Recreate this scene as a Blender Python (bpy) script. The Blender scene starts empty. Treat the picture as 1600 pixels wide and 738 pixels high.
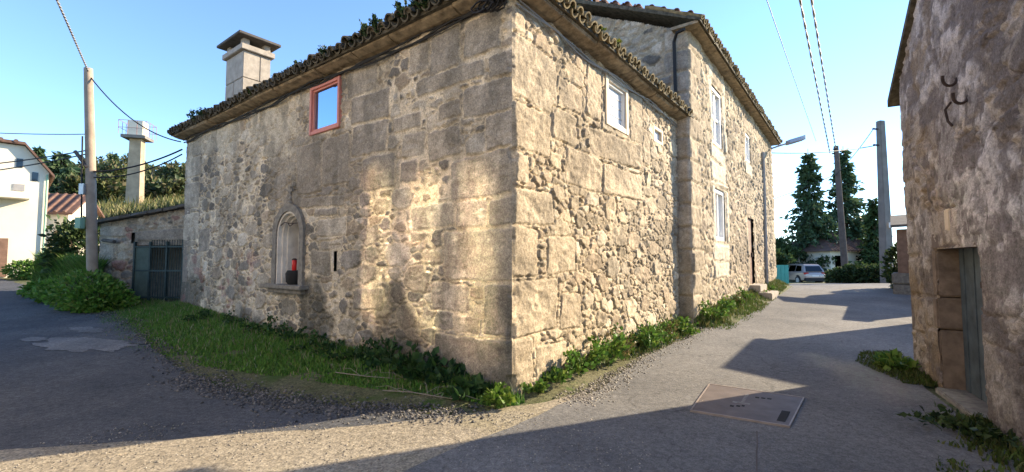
import bpy, bmesh, math, random
import numpy as np
from mathutils import Vector, Matrix

sc = bpy.context.scene
C = sc.collection
rnd = random.Random(7)

# ------------------------------------------------------------------ camera
EYE = 1.6
cam = bpy.data.cameras.new('camera')
cam.sensor_width = 36.0
cam.lens = 16.0
cam.clip_start = 0.05
cam.clip_end = 2000
co = bpy.data.objects.new('camera', cam)
co.location = (0, 0, EYE)
co.rotation_euler = (math.radians(90 + 3.14), 0, 0)
C.objects.link(co)
sc.camera = co

# ------------------------------------------------------------------ world, sun, exposure
SUN_AZ = Vector((0.92, 0.39)).normalized()      # horizontal direction towards the sun
SUN_EL = math.radians(24)
w = bpy.data.worlds.new('World')
sc.world = w
w.use_nodes = True
nt = w.node_tree
sky = nt.nodes.new('ShaderNodeTexSky')
sky.sky_type = 'NISHITA'
sky.sun_disc = False
sky.sun_elevation = SUN_EL
sky.sun_rotation = math.atan2(SUN_AZ.x, SUN_AZ.y)
sky.air_density = 0.85
sky.dust_density = 0.0
sky.ozone_density = 4.0
bg = nt.nodes['Background']
bg.inputs['Strength'].default_value = 0.12
nt.links.new(sky.outputs[0], bg.inputs['Color'])
sun = bpy.data.lights.new('sun', 'SUN')
sun.energy = 3.8
sun.angle = math.radians(0.5)
sun.color = (1.0, 0.83, 0.59)
so = bpy.data.objects.new('sun', sun)
sv = Vector((SUN_AZ.x * math.cos(SUN_EL), SUN_AZ.y * math.cos(SUN_EL), math.sin(SUN_EL)))
so.rotation_euler = sv.to_track_quat('Z', 'Y').to_euler()
so.location = (30, 15, 25)
C.objects.link(so)
vs = sc.view_settings
vs.view_transform = 'Standard'
vs.look = 'None'
vs.exposure = 1.85
vs.gamma = 1
vs.use_curve_mapping = False
sc.render.engine = 'CYCLES'
sc.cycles.use_denoising = True
sc.cycles.max_bounces = 6
sc.cycles.caustics_reflective = True
sc.cycles.blur_glossy = 0.0
sc.cycles.sample_clamp_indirect = 0

# ------------------------------------------------------------------ helpers
def tag(o, label, cat, group=None):
    o['label'] = label
    o['category'] = cat
    if group:
        o['group'] = group
    return o

def thing(name, label, cat, loc=(0, 0, 0), group=None):
    o = bpy.data.objects.new(name, None)
    o.empty_display_size = 0.2
    o.location = loc
    C.objects.link(o)
    return tag(o, label, cat, group)

def put(o, parent):
    """link o, authored in world coordinates, under parent"""
    C.objects.link(o)
    if parent is not None:
        o.parent = parent
        off = Vector((0, 0, 0))
        p = parent
        while p is not None:
            off += p.location
            p = p.parent
        # parents are never rotated while authoring in world coordinates
        o.location = -off
    return o

def mesh_np(name, V, F, mat=None, parent=None, smooth=False, col=None, uvcol=None):
    """V (n,3) array, F (m,k) int array (k = 3 or 4) or list of lists"""
    me = bpy.data.meshes.new(name)
    V = np.asarray(V, dtype=np.float32)
    if isinstance(F, np.ndarray):
        k = F.shape[1]
        me.vertices.add(len(V))
        me.vertices.foreach_set('co', V.ravel())
        me.loops.add(F.size)
        me.loops.foreach_set('vertex_index', F.astype(np.int32).ravel())
        me.polygons.add(len(F))
        me.polygons.foreach_set('loop_start', np.arange(0, F.size, k, dtype=np.int32))
        me.polygons.foreach_set('loop_total', np.full(len(F), k, dtype=np.int32))
        me.update(calc_edges=True)
    else:
        me.from_pydata(V.tolist(), [], F)
    if smooth:
        me.polygons.foreach_set('use_smooth', np.ones(len(me.polygons), dtype=bool))
    if col is not None:
        a = me.color_attributes.new('Col', 'FLOAT_COLOR', 'POINT')
        c4 = np.ones((len(V), 4), dtype=np.float32)
        c4[:, :3] = col
        a.data.foreach_set('color', c4.ravel())
    if mat:
        me.materials.append(mat)
    o = bpy.data.objects.new(name, me)
    put(o, parent)
    return o

class MB:
    """collects simple shapes into one mesh"""
    def __init__(s):
        s.v = []; s.f = []
    def add(s, vs, fs):
        b = len(s.v)
        s.v += [tuple(v) for v in vs]
        s.f += [[i + b for i in f] for f in fs]
        return s
    def hexa(s, p):
        """8 corners: bottom 4 then top 4"""
        return s.add(p, [[3, 2, 1, 0], [4, 5, 6, 7], [0, 1, 5, 4], [1, 2, 6, 5], [2, 3, 7, 6], [3, 0, 4, 7]])
    def box(s, c, d, ax=(1, 0), taper=1.0):
        """centre c, full dims d (along ax, across, up)"""
        a = Vector((ax[0], ax[1], 0)).normalized(); b = Vector((-a.y, a.x, 0))
        c = Vector(c)
        out = []
        for k, t in ((-.5, 1), (.5, taper)):
            for i, j in ((-.5, -.5), (.5, -.5), (.5, .5), (-.5, .5)):
                out.append(c + a * d[0] * i * t + b * d[1] * j * t + Vector((0, 0, d[2] * k)))
        return s.hexa(out)
    def tube(s, pts, r, n=8, r2=None, cap=True):
        pts = [Vector(p) for p in pts]
        m = len(pts)
        rings = []
        up = None
        for i, p in enumerate(pts):
            if i == 0: d = pts[1] - pts[0]
            elif i == m - 1: d = pts[-1] - pts[-2]
            else: d = pts[i + 1] - pts[i - 1]
            d.normalize()
            if up is None:
                up = Vector((0, 0, 1)) if abs(d.z) < .9 else Vector((1, 0, 0))
            a = d.cross(up).normalized(); b = a.cross(d).normalized()
            up = b
            rr = r if r2 is None else r + (r2 - r) * i / (m - 1)
            rings.append([p + (a * math.cos(2 * math.pi * k / n) + b * math.sin(2 * math.pi * k / n)) * rr for k in range(n)])
        vs = [v for rg in rings for v in rg]
        fs = []
        for i in range(m - 1):
            for k in range(n):
                k2 = (k + 1) % n
                fs.append([i * n + k, i * n + k2, (i + 1) * n + k2, (i + 1) * n + k])
        if cap:
            fs.append(list(range(n))[::-1]); fs.append([(m - 1) * n + k for k in range(n)])
        return s.add(vs, fs)
    def lathe(s, prof, c, n=20):
        c = Vector(c)
        vs = []; fs = []
        for r, z in prof:
            for k in range(n):
                a = 2 * math.pi * k / n
                vs.append(c + Vector((r * math.cos(a), r * math.sin(a), z)))
        for i in range(len(prof) - 1):
            for k in range(n):
                k2 = (k + 1) % n
                fs.append([i * n + k, i * n + k2, (i + 1) * n + k2, (i + 1) * n + k])
        fs.append(list(range(n))[::-1]); fs.append([(len(prof) - 1) * n + k for k in range(n)])
        return s.add(vs, fs)
    def prism(s, poly, o, ax, ay, az, h):
        """2-D polygon in axes ax, ay at origin o, extruded by h along az"""
        o, ax, ay, az = map(Vector, (o, ax, ay, az))
        n = len(poly)
        vs = [o + ax * p[0] + ay * p[1] for p in poly] + [o + ax * p[0] + ay * p[1] + az * h for p in poly]
        fs = [list(range(n))[::-1], list(range(n, 2 * n))] + [[i, (i + 1) % n, n + (i + 1) % n, n + i] for i in range(n)]
        return s.add(vs, fs)
    def build(s, name, mat, parent=None, smooth=False, bevel=0):
        me = bpy.data.meshes.new(name)
        me.from_pydata(s.v, [], s.f)
        bm = bmesh.new(); bm.from_mesh(me)
        bmesh.ops.recalc_face_normals(bm, faces=bm.faces)
        if bevel:
            bmesh.ops.bevel(bm, geom=[e for e in bm.edges if e.calc_face_angle(0) > .5], offset=bevel, segments=2, affect='EDGES', clamp_overlap=True)
        bm.to_mesh(me); bm.free()
        if smooth:
            me.polygons.foreach_set('use_smooth', np.ones(len(me.polygons), dtype=bool))
            me.set_sharp_from_angle(angle=math.radians(40))
        if mat: me.materials.append(mat)
        o = bpy.data.objects.new(name, me)
        return put(o, parent)

# numpy noise
def _hash(ix, iy, seed):
    h = (ix.astype(np.int64) * 374761393 + iy.astype(np.int64) * 668265263 + seed * 974711) & 0x7fffffff
    h = ((h ^ (h >> 13)) * 1274126177) & 0x7fffffff
    return ((h ^ (h >> 16)) & 0xffff) / 65535.0
def vnoise(x, y, seed=0):
    ix = np.floor(x); iy = np.floor(y)
    fx = x - ix; fy = y - iy
    fx = fx * fx * (3 - 2 * fx); fy = fy * fy * (3 - 2 * fy)
    a = _hash(ix, iy, seed); b = _hash(ix + 1, iy, seed); c = _hash(ix, iy + 1, seed); d = _hash(ix + 1, iy + 1, seed)
    return a + (b - a) * fx + (c - a) * fy + (a - b - c + d) * fx * fy
def fbm(x, y, seed=0, octv=4):
    r = 0; amp = .5; t = 0
    for i in range(octv):
        r = r + amp * vnoise(x * 2 ** i, y * 2 ** i, seed + i * 17); t += amp; amp *= .5
    return r / t
def sstep(a, b, x):
    t = np.clip((x - a) / (b - a), 0, 1)
    return t * t * (3 - 2 * t)

# ------------------------------------------------------------------ materials
def nodes(name):
    m = bpy.data.materials.new(name); m.use_nodes = True
    t = m.node_tree
    return m, t, t.nodes['Principled BSDF']
def noise(t, scale, detail=6, rough=.6, vec=None):
    n = t.nodes.new('ShaderNodeTexNoise'); n.inputs['Scale'].default_value = scale
    n.inputs['Detail'].default_value = detail; n.inputs['Roughness'].default_value = rough
    if vec: t.links.new(vec, n.inputs['Vector'])
    return n.outputs['Fac']
def ramp(t, fac, stops):
    r = t.nodes.new('ShaderNodeValToRGB')
    els = r.color_ramp.elements
    while len(els) < len(stops): els.new(.5)
    for e, (p, c) in zip(els, stops):
        e.position = p
        e.color = (c, c, c, 1) if not isinstance(c, (tuple, list)) else (*c, 1)
    t.links.new(fac, r.inputs[0])
    return r.outputs[0]
def mix(t, a, b, fac, mode='MIX'):
    m = t.nodes.new('ShaderNodeMix'); m.data_type = 'RGBA'; m.blend_type = mode
    for s, v in ((m.inputs[6], a), (m.inputs[7], b)):
        if hasattr(v, 'links'): t.links.new(v, s)
        else: s.default_value = (*v, 1) if len(v) == 3 else v
    if hasattr(fac, 'links'): t.links.new(fac, m.inputs[0])
    else: m.inputs[0].default_value = fac
    return m.outputs[2]
def bump(t, b, h, strength, dist=.02):
    n = t.nodes.new('ShaderNodeBump'); n.inputs['Strength'].default_value = strength; n.inputs['Distance'].default_value = dist
    t.links.new(h, n.inputs['Height'])
    old = b.inputs['Normal'].links
    if old: t.links.new(old[0].from_socket, n.inputs['Normal'])
    t.links.new(n.outputs[0], b.inputs['Normal'])
def pos(t):
    g = t.nodes.new('ShaderNodeNewGeometry'); return g.outputs['Position']

def mat(name, col, rough=.8, var=.25, scale=8, bstr=.2, metal=0, bscale=None, spec=.3):
    m, t, b = nodes(name)
    p = pos(t)
    f = ramp(t, noise(t, scale, vec=p), [(.3, 1 - var), (.7, 1 + var)])
    t.links.new(mix(t, col, f, 1, 'MULTIPLY'), b.inputs['Base Color'])
    b.inputs['Roughness'].default_value = rough; b.inputs['Metallic'].default_value = metal
    b.inputs['Specular IOR Level'].default_value = spec
    if bstr: bump(t, b, noise(t, bscale or scale * 4, vec=p), bstr, .01)
    return m

def stone_mat(name, speck=.35, fine=.5):
    """granite: the block colour comes from the mesh, the crystals and pits from noise"""
    m, t, b = nodes(name)
    p = pos(t)
    a = t.nodes.new('ShaderNodeVertexColor'); a.layer_name = 'Col'
    s1 = ramp(t, noise(t, 55, 5, .75, p), [(.32, 1 - speck), (.5, 1), (.68, 1 + speck)])
    s2 = ramp(t, noise(t, 7, 5, .6, p), [(.3, .82), (.7, 1.18)])
    c = mix(t, mix(t, a.outputs[0], s1, 1, 'MULTIPLY'), s2, 1, 'MULTIPLY')
    lich = ramp(t, noise(t, 3.1, 8, .7, p), [(.58, 0.), (.70, .45)])
    c = mix(t, c, (.10, .095, .08), lich)
    s3 = ramp(t, noise(t, 22, 6, .75, p), [(.30, .70), (.5, 1.), (.70, 1.32)])
    c = mix(t, c, s3, 1, 'MULTIPLY')
    pale = ramp(t, noise(t, 11, 8, .8, p), [(.60, 0.), (.66, .38)])
    c = mix(t, c, (.46, .44, .40), pale)
    t.links.new(c, b.inputs['Base Color'])
    b.inputs['Roughness'].default_value = .95
    b.inputs['Specular IOR Level'].default_value = .15
    bump(t, b, noise(t, 130, 4, .7, p), fine, .004)
    bump(t, b, noise(t, 28, 6, .65, p), fine, .02)
    return m

def leaf_mat(name, trans=.25):
    m, t, b = nodes(name)
    a = t.nodes.new('ShaderNodeVertexColor'); a.layer_name = 'Col'
    t.links.new(a.outputs[0], b.inputs['Base Color'])
    b.inputs['Roughness'].default_value = .55
    b.inputs['Specular IOR Level'].default_value = .25
    tr = t.nodes.new('ShaderNodeBsdfTranslucent')
    t.links.new(a.outputs[0], tr.inputs['Color'])
    ms = t.nodes.new('ShaderNodeMixShader'); ms.inputs[0].default_value = trans
    t.links.new(b.outputs[0], ms.inputs[1]); t.links.new(tr.outputs[0], ms.inputs[2])
    t.links.new(ms.outputs[0], t.nodes['Material Output'].inputs['Surface'])
    return m

M = {}
M['stone'] = stone_mat('weathered granite', .45, .6)
M['stone_far'] = stone_mat('granite of the long house', .3, .5)
M['render'] = stone_mat('old lime render', .4, .9)
M['leaf'] = leaf_mat('leaves')
M['core'] = mat('inner masonry', (.2, .17, .14))
M['cornice'] = mat('cornice stone', (.27, .215, .145), .95, .6, 7, 1.0)
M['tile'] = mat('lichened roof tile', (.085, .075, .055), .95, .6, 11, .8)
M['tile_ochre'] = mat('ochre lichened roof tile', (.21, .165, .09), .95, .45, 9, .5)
M['tile_red'] = mat('red roof tile', (.145, .085, .065), .9, .3, 3, .4)
M['tile_dull'] = mat('dull red roof tile', (.17, .10, .075), .95, .5, 6, .6)
M['salmon'] = mat('salmon painted wood', (.52, .21, .17), .6, .15, 6, .15)
M['cream'] = mat('cream painted surround', (.62, .52, .38), .7, .12, 6, .1)
M['white'] = mat('white paint', (.78, .77, .74), .6, .06, 3, .05)
M['plaster'] = mat('cream plaster', (.72, .66, .53), .85, .08, .8, .1)
M['pwhite'] = mat('niche lime wash', (.62, .58, .52), .85, .2, 5, .1)
M['nichestone'] = mat('niche stone', (.2, .185, .16), .95, .35, 12, .5)
M['chimney'] = mat('chimney granite', (.36, .32, .27), .95, .22, 6, .4)
M['slab'] = mat('chimney slab', (.105, .095, .085), .9, .3, 6, .4)
M['cable'] = mat('black cable', (.015, .015, .016), .6, .1, 5, 0)
M['cable_grey'] = mat('grey cable', (.3, .29, .28), .6, .1, 5, 0)
M['conc'] = mat('cast concrete pole', (.19, .175, .16), .9, .2, 2, .3)
M['wood'] = mat('weathered pole wood', (.34, .27, .21), .9, .25, 3, .4)
M['wood_dark'] = mat('dark pole wood', (.11, .09, .08), .9, .25, 3, .4)
M['bark'] = mat('bark', (.09, .065, .045), .95, .3, 6, .5)
M['iron'] = mat('rusty iron', (.045, .03, .025), .8, .4, 20, .3)
M['gate'] = mat('dark green gate paint', (.03, .05, .05), .6, .3, 8, .1)
M['gatepanel'] = mat('faded green gate sheet', (.07, .10, .085), .7, .3, 5, .1)
M['doorblue'] = mat('blue grey door planks', (.075, .10, .12), .8, .35, 5, .3)
M['doorbrown'] = mat('brown door', (.20, .12, .08), .7, .25, 6, .2)
M['galv'] = mat('galvanised metal', (.45, .46, .47), .45, .1, 6, 0, .6)
M['red'] = mat('red candle glass', (.55, .015, .015), .3, .1, 5, 0)
M['black'] = mat('near black', (.02, .02, .02), .9, .2, 5, 0)
M['greenpipe'] = mat('pale green pipe', (.25, .42, .30), .6, .1, 3, 0)
M['teal'] = mat('teal sheet', (.06, .32, .26), .6, .1, 2, 0)
M['statue'] = mat('worn pale statuette stone', (.42, .37, .36), .9, .2, 14, .2)
M['rust'] = mat('rusted steel cover', (.135, .11, .10), .62, .22, 5, .35, .35, 60)
M['rustrim'] = mat('rusted steel rim', (.30, .25, .22), .6, .2, 8, .1, .4)

def glass(name, tint=(.62, .72, .80), rough=.035):
    m, t, b = nodes(name)
    p = pos(t)
    b.inputs['Base Color'].default_value = (*tint, 1)
    b.inputs['Metallic'].default_value = 1
    b.inputs['Roughness'].default_value = rough
    bump(t, b, noise(t, 1.4, 2, .5, p), .02, .05)
    return m
M['glass'] = glass('sky mirroring pane', (.34, .47, .62))
M['pale_pane'] = mat('pale blue grey pane', (.50, .58, .66), .12, .06, 2, 0, 0, None, .6)  # pale blue grey base colour across the whole pane
M['glass_lane'] = glass('lane side pane', (.80, .85, .9), .16)
M['glass_wavy'] = glass('old wavy pane', (.68, .64, .58), .08)
M['glass_dark'] = glass('dark pane', (.05, .055, .06), .06)

def ground_mat(name, c1, c2, c3, scale=1.2, agg=95, aggamt=.4, bs=.6, moss=None, crack=False):
    m, t, b = nodes(name)
    p = pos(t)
    base = mix(t, c1, c2, ramp(t, noise(t, scale, 7, .65, p), [(.36, 0.), (.64, 1.)]))
    base = mix(t, base, c3, ramp(t, noise(t, scale * .37, 5, .6, p), [(.5, 0.), (.66, .8)]))
    v = t.nodes.new('ShaderNodeTexVoronoi'); v.inputs['Scale'].default_value = agg
    t.links.new(p, v.inputs['Vector'])
    g = ramp(t, v.outputs['Color'], [(.1, 1 - aggamt), (.9, 1 + aggamt)])
    base = mix(t, base, g, 1, 'MULTIPLY')
    big = ramp(t, noise(t, 17, 6, .75, p), [(.34, 1 - aggamt), (.66, 1 + aggamt)])
    base = mix(t, base, big, 1, 'MULTIPLY')
    if moss:
        mk = ramp(t, noise(t, 1.6, 8, .75, p), [(.5, 0.), (.62, 1.)])
        base = mix(t, base, moss, mk)
    if crack:
        vc = t.nodes.new('ShaderNodeTexVoronoi'); vc.feature = 'DISTANCE_TO_EDGE'; vc.inputs['Scale'].default_value = .45
        wob = t.nodes.new('ShaderNodeTexNoise'); wob.inputs['Scale'].default_value = 2.5; wob.inputs['Detail'].default_value = 6
        t.links.new(p, wob.inputs['Vector'])
        ad = t.nodes.new('ShaderNodeVectorMath'); ad.operation = 'MULTIPLY_ADD'
        t.links.new(wob.outputs['Color'], ad.inputs[0]); ad.inputs[1].default_value = (.8, .8, 0); t.links.new(p, ad.inputs[2])
        t.links.new(ad.outputs[0], vc.inputs['Vector'])
        ck = ramp(t, vc.outputs['Distance'], [(.0, .62), (.005, 1.)])
        base = mix(t, base, ck, 1, 'MULTIPLY')
    t.links.new(base, b.inputs['Base Color'])
    b.inputs['Roughness'].default_value = .92
    b.inputs['Specular IOR Level'].default_value = .2
    bump(t, b, noise(t, agg * .6, 4, .7, p), bs, .008)
    bump(t, b, noise(t, 14, 6, .7, p), bs, .03)
    return m
M['soil'] = ground_mat('mossy gravel soil', (.10, .10, .045), (.15, .14, .085), (.07, .095, .025), .9, 70, .45, .8, (.055, .095, .018))
M['asphalt'] = ground_mat('old asphalt', (.062, .066, .074), (.11, .11, .113), (.07, .075, .085), .7, 110, .34, .45)
M['concrete'] = ground_mat('worn concrete', (.125, .123, .12), (.195, .188, .178), (.095, .094, .094), .5, 100, .27, .38, None, True)
M['gravel'] = ground_mat('coarse gravel with painted sun', (.25, .215, .16), (.31, .27, .205), (.22, .19, .10), 1.0, 75, .36, .55, None)
M['patch'] = ground_mat('pale concrete patch', (.16, .16, .16), (.21, .205, .20), (.13, .13, .13), 2, 90, .3, .4)
M['hill'] = ground_mat('dry grass hillside', (.14, .14, .05), (.2, .18, .075), (.09, .10, .03), .3, 12, .4, .8)

# ------------------------------------------------------------------ terrain
def terr(x, y):
    zl = np.interp(y, [-50, 5, 7, 9, 13, 21, 30, 60, 200], [0, 0, .04, .12, .42, .95, 1.3, 1.6, 2])
    zr = np.interp(y, [-50, 6, 8, 12, 20.6, 24, 38, 200], [0, 0, .05, .2, .47, .42, -.27, -.6])
    k = sstep(-2, 1.5, x)
    return zl * (1 - k) + zr * k
P0 = np.array([0., 5.42]); DL = np.array([-.796, .605]); DR = np.array([.603, .797])
NL = np.array([-.605, -.796]); NR = np.array([.797, -.603])
Q0 = np.array([4.08, 10.3])
def terr_bank(x, y):
    z = terr(x, y)
    for O, D, N, L, hh, wd in ((P0, DR, NR, 6.4, .12, .7), (Q0, DR, NR, 13, .22, .9), (P0, DL, NL, 11, .12, 1.3)):
        u = (x - O[0]) * D[0] + (y - O[1]) * D[1]; n = (x - O[0]) * N[0] + (y - O[1]) * N[1]
        z = z + hh * (1 - sstep(0, wd, np.abs(n) )) * sstep(-.2, .8, u) * (1 - sstep(L, L + .5, u))
    return z + .03 * (fbm(x * 2.3, y * 2.3, 5) - .5)

def grid_mesh(name, xs, ys, zf, m, kind='structure'):
    X, Y = np.meshgrid(xs, ys)
    V = np.stack([X, Y, zf(X, Y)], -1).reshape(-1, 3)
    nx, ny = len(xs), len(ys)
    i = (np.arange(ny - 1)[:, None] * nx + np.arange(nx - 1)[None]).ravel()
    F = np.stack([i, i + 1, i + nx + 1, i + nx], 1)
    o = mesh_np(name, V, F, m, None, True)
    o['kind'] = kind
    return o
xs = np.concatenate([np.linspace(-400, -30, 20)[:-1], np.arange(-30, 30, .2), np.linspace(30, 400, 20)])
ys = np.concatenate([np.linspace(-60, -6, 6)[:-1], np.arange(-6, 34, .2), np.linspace(34, 600, 30)])
grid_mesh('ground', xs, ys, lambda x, y: terr_bank(x, y) - .03, M['soil'])

def resample(poly, n):
    p = np.array(poly, float); d = np.r_[0, np.cumsum(np.hypot(*np.diff(p, axis=0).T))]
    t = np.linspace(0, d[-1], n)
    # smooth interpolation (Catmull-like through averaging)
    q = np.stack([np.interp(t, d, p[:, 0]), np.interp(t, d, p[:, 1])], 1)
    k = max(3, n // (len(poly) * 2)) | 1
    pad = np.r_[np.repeat(q[:1], k // 2, 0), q, np.repeat(q[-1:], k // 2, 0)]
    return np.stack([np.convolve(pad[:, c], np.ones(k) / k, 'valid') for c in (0, 1)], 1)
def strip(name, ea, eb, m, dz, n=260, cross=26, wob=.10, kind='structure'):
    a = resample(ea, n); b = resample(eb, n)
    t = np.arange(n)
    for e, sd in ((a, 1), (b, 2)):
        e[:, 0] += wob * (fbm(t * .35, t * 0 + sd * 9.3, sd) - .5) * 2
        e[:, 1] += wob * (fbm(t * .35, t * 0 + sd * 19.3, sd + 5) - .5) * 2
    s = np.linspace(0, 1, cross)
    G = a[:, None] * (1 - s)[None, :, None] + b[:, None] * s[None, :, None]
    z = terr(G[..., 0], G[..., 1]) + dz
    V = np.concatenate([G, z[..., None]], -1).reshape(-1, 3)
    i = (np.arange(n - 1)[:, None] * cross + np.arange(cross - 1)[None]).ravel()
    F = np.stack([i, i + 1, i + cross + 1, i + cross], 1)
    o = mesh_np(name, V, F, m, None, True)
    o['kind'] = kind
    return o
strip('asphalt_road',
      [(-29, 17), (-21, 12.5), (-16, 9), (-13, 7), (-11, 5), (-9, 3), (-8, 1), (-7, -1), (-6, -6)],
      [(-25, 21.5), (-16.9, 16.3), (-11.5, 12.3), (-8.9, 10.6), (-4.3, 6.2), (-3.0, 5.42), (-1.8, 5.0), (-.4, 4.82), (.3, 4.5), (.6, 3), (.6, -6)],
      M['asphalt'], .004, n=420, cross=40, wob=.13)
strip('sun_paled_gravel_apron',
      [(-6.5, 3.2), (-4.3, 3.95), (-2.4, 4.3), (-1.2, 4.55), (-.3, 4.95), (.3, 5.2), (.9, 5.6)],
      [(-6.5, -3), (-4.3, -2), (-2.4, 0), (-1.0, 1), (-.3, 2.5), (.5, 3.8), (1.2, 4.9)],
      M['gravel'], .007, n=90, wob=.05)  # gravel sheet; its extra paleness along the sunlit strip is painted sunlight
strip('concrete_lane',
      [(-1.6, -6), (-1.7, 2.0), (-1.2, 3.2), (-.6, 3.9), (.15, 4.65), (.75, 5.2), (2.03, 7.3), (4.13, 9.88), (6.5, 13.2), (9.56, 17.08), (13, 21.5), (21, 33), (28, 45)],
      [(3.2, -6), (3.1, 1), (3.6, 2.8), (4.5, 4.6), (5.7, 6.75), (8.2, 8.8), (11, 12), (12.5, 14.5), (16, 17.5), (19.5, 21), (26, 30), (35, 45)],
      M['concrete'], .010)

def hillz(x, y):
    return np.interp(y, [20, 24, 30, 40, 60, 120], [0, .8, 3.2, 6.4, 9, 14]) + .8 * (fbm(x * .15, y * .15, 3) - .5) - 6 * sstep(-20, 0, x)
grid_mesh('hillside', np.linspace(-140, -4, 90), np.linspace(23, 130, 70), hillz, M['hill'])

# ------------------------------------------------------------------ masonry
def stones(U, Z, seed, blocks, radii, an):
    """label field and distance to the joint, for irregular rubble with big hewn blocks"""
    r = random.Random(seed)
    def warp(sd):
        return .07 * (fbm(U * 2.2, Z * 2.2, sd, 3) - .5) + .055 * (fbm(U * 8, Z * 8, sd + 50, 3) - .5) + .035 * (fbm(U * 21, Z * 21, sd + 70, 2) - .5)
    wu = U + warp(seed + 1); wz = Z + warp(seed + 3)
    u0, u1, z0, z1 = U.min() - .3, U.max() + .3, Z.min() - .3, Z.max() + .3
    pts = []; cell = {}
    for rad, tries in radii:
        for _ in range(int(tries * (u1 - u0) * (z1 - z0))):
            x = r.uniform(u0, u1); y = r.uniform(z0, z1)
            if any(b[0] + .02 < x < b[2] - .02 and b[1] + .02 < y < b[3] - .02 for b in blocks): continue
            y2 = y * an; ok = True
            gx, gy = int(x // .5), int(y2 // .5)
            for i in (-1, 0, 1):
                for j in (-1, 0, 1):
                    for (px, py, pr) in cell.get((gx + i, gy + j), ()):
                        if (px - x) ** 2 + (py - y2) ** 2 < (pr + rad) ** 2 * .9: ok = False; break
                    if not ok: break
                if not ok: break
            if ok:
                pts.append((x, y2, rad * r.uniform(.8, 1.05))); cell.setdefault((gx, gy), []).append((x, y2, rad))
    S = np.array(pts)
    rg = np.random.RandomState(seed + 5)
    th = rg.normal(0, .35, len(S)); el = rg.uniform(.9, 1.75, len(S)) ** .5
    ca, sa = np.cos(th), np.sin(th)
    shp = U.shape
    fu, fz = wu.ravel(), (wz * an).ravel()
    N = len(fu)
    lab = np.zeros(N, int); dist = np.zeros(N)
    T = .6
    ti = np.floor(fu / T).astype(int); tj = np.floor(fz / T).astype(int)
    key = ti * 10000 + tj
    order = np.argsort(key, kind='stable'); ks = key[order]
    starts = np.r_[0, np.flatnonzero(np.diff(ks)) + 1, N]
    for a, b in zip(starts[:-1], starts[1:]):
        idx = order[a:b]
        cx = (ti[idx[0]] + .5) * T; cy = (tj[idx[0]] + .5) * T
        near = np.flatnonzero((np.abs(S[:, 0] - cx) < 1.1) & (np.abs(S[:, 1] - cy) < 1.1))
        if len(near) < 3: near = np.argsort((S[:, 0] - cx) ** 2 + (S[:, 1] - cy) ** 2)[:8]
        dx = fu[idx, None] - S[None, near, 0]; dz = fz[idx, None] - S[None, near, 1]
        p = (dx * ca[near] + dz * sa[near]) / el[near]; q = (-dx * sa[near] + dz * ca[near]) * el[near]
        # a blend of round and square distance gives roughly squared field stones
        pd = (np.abs(p) ** 3 + np.abs(q) ** 3) ** (1 / 3.) - S[None, near, 2]
        o = np.argpartition(pd, 1, axis=1)[:, :2]
        pv = np.take_along_axis(pd, o, 1); so_ = np.argsort(pv, 1)
        o = np.take_along_axis(o, so_, 1); pv = np.take_along_axis(pv, so_, 1)
        lab[idx] = near[o[:, 0]]; dist[idx] = (pv[:, 1] - pv[:, 0]) * .5
    lab = lab.reshape(shp); dist = dist.reshape(shp)
    nb = len(S)
    cen = [(a, b / an) for a, b, _ in pts]
    for k, b in enumerate(blocks):
        cx, cz = (b[0] + b[2]) / 2, (b[1] + b[3]) / 2
        cen.append((cx, cz))
        hx, hz = (b[2] - b[0]) / 2, (b[3] - b[1]) / 2
        rr = min(.05, hx * .4, hz * .4)
        s1, s2 = r.uniform(-1, 1), r.uniform(-1, 1)
        bu = U + (wu - U) * .55; bz = Z + (wz - Z) * .55
        qx = np.abs(bu - cx - .10 * (Z - cz) * s1) - hx + rr; qz = np.abs(bz - cz - .06 * (U - cx) * s2) - hz + rr
        sd = np.hypot(np.maximum(qx, 0), np.maximum(qz, 0)) + np.minimum(np.maximum(qx, qz), 0) - rr
        better = (sd < 0) & (-sd > np.where(lab >= nb, dist, -1))
        lab[better] = nb + k; dist[better] = -sd[better]
        out = (sd >= 0) & (lab < nb + k + 1)
        dist[out] = np.minimum(dist[out], sd[out])
    return lab, dist, nb, np.array(cen)

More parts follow.
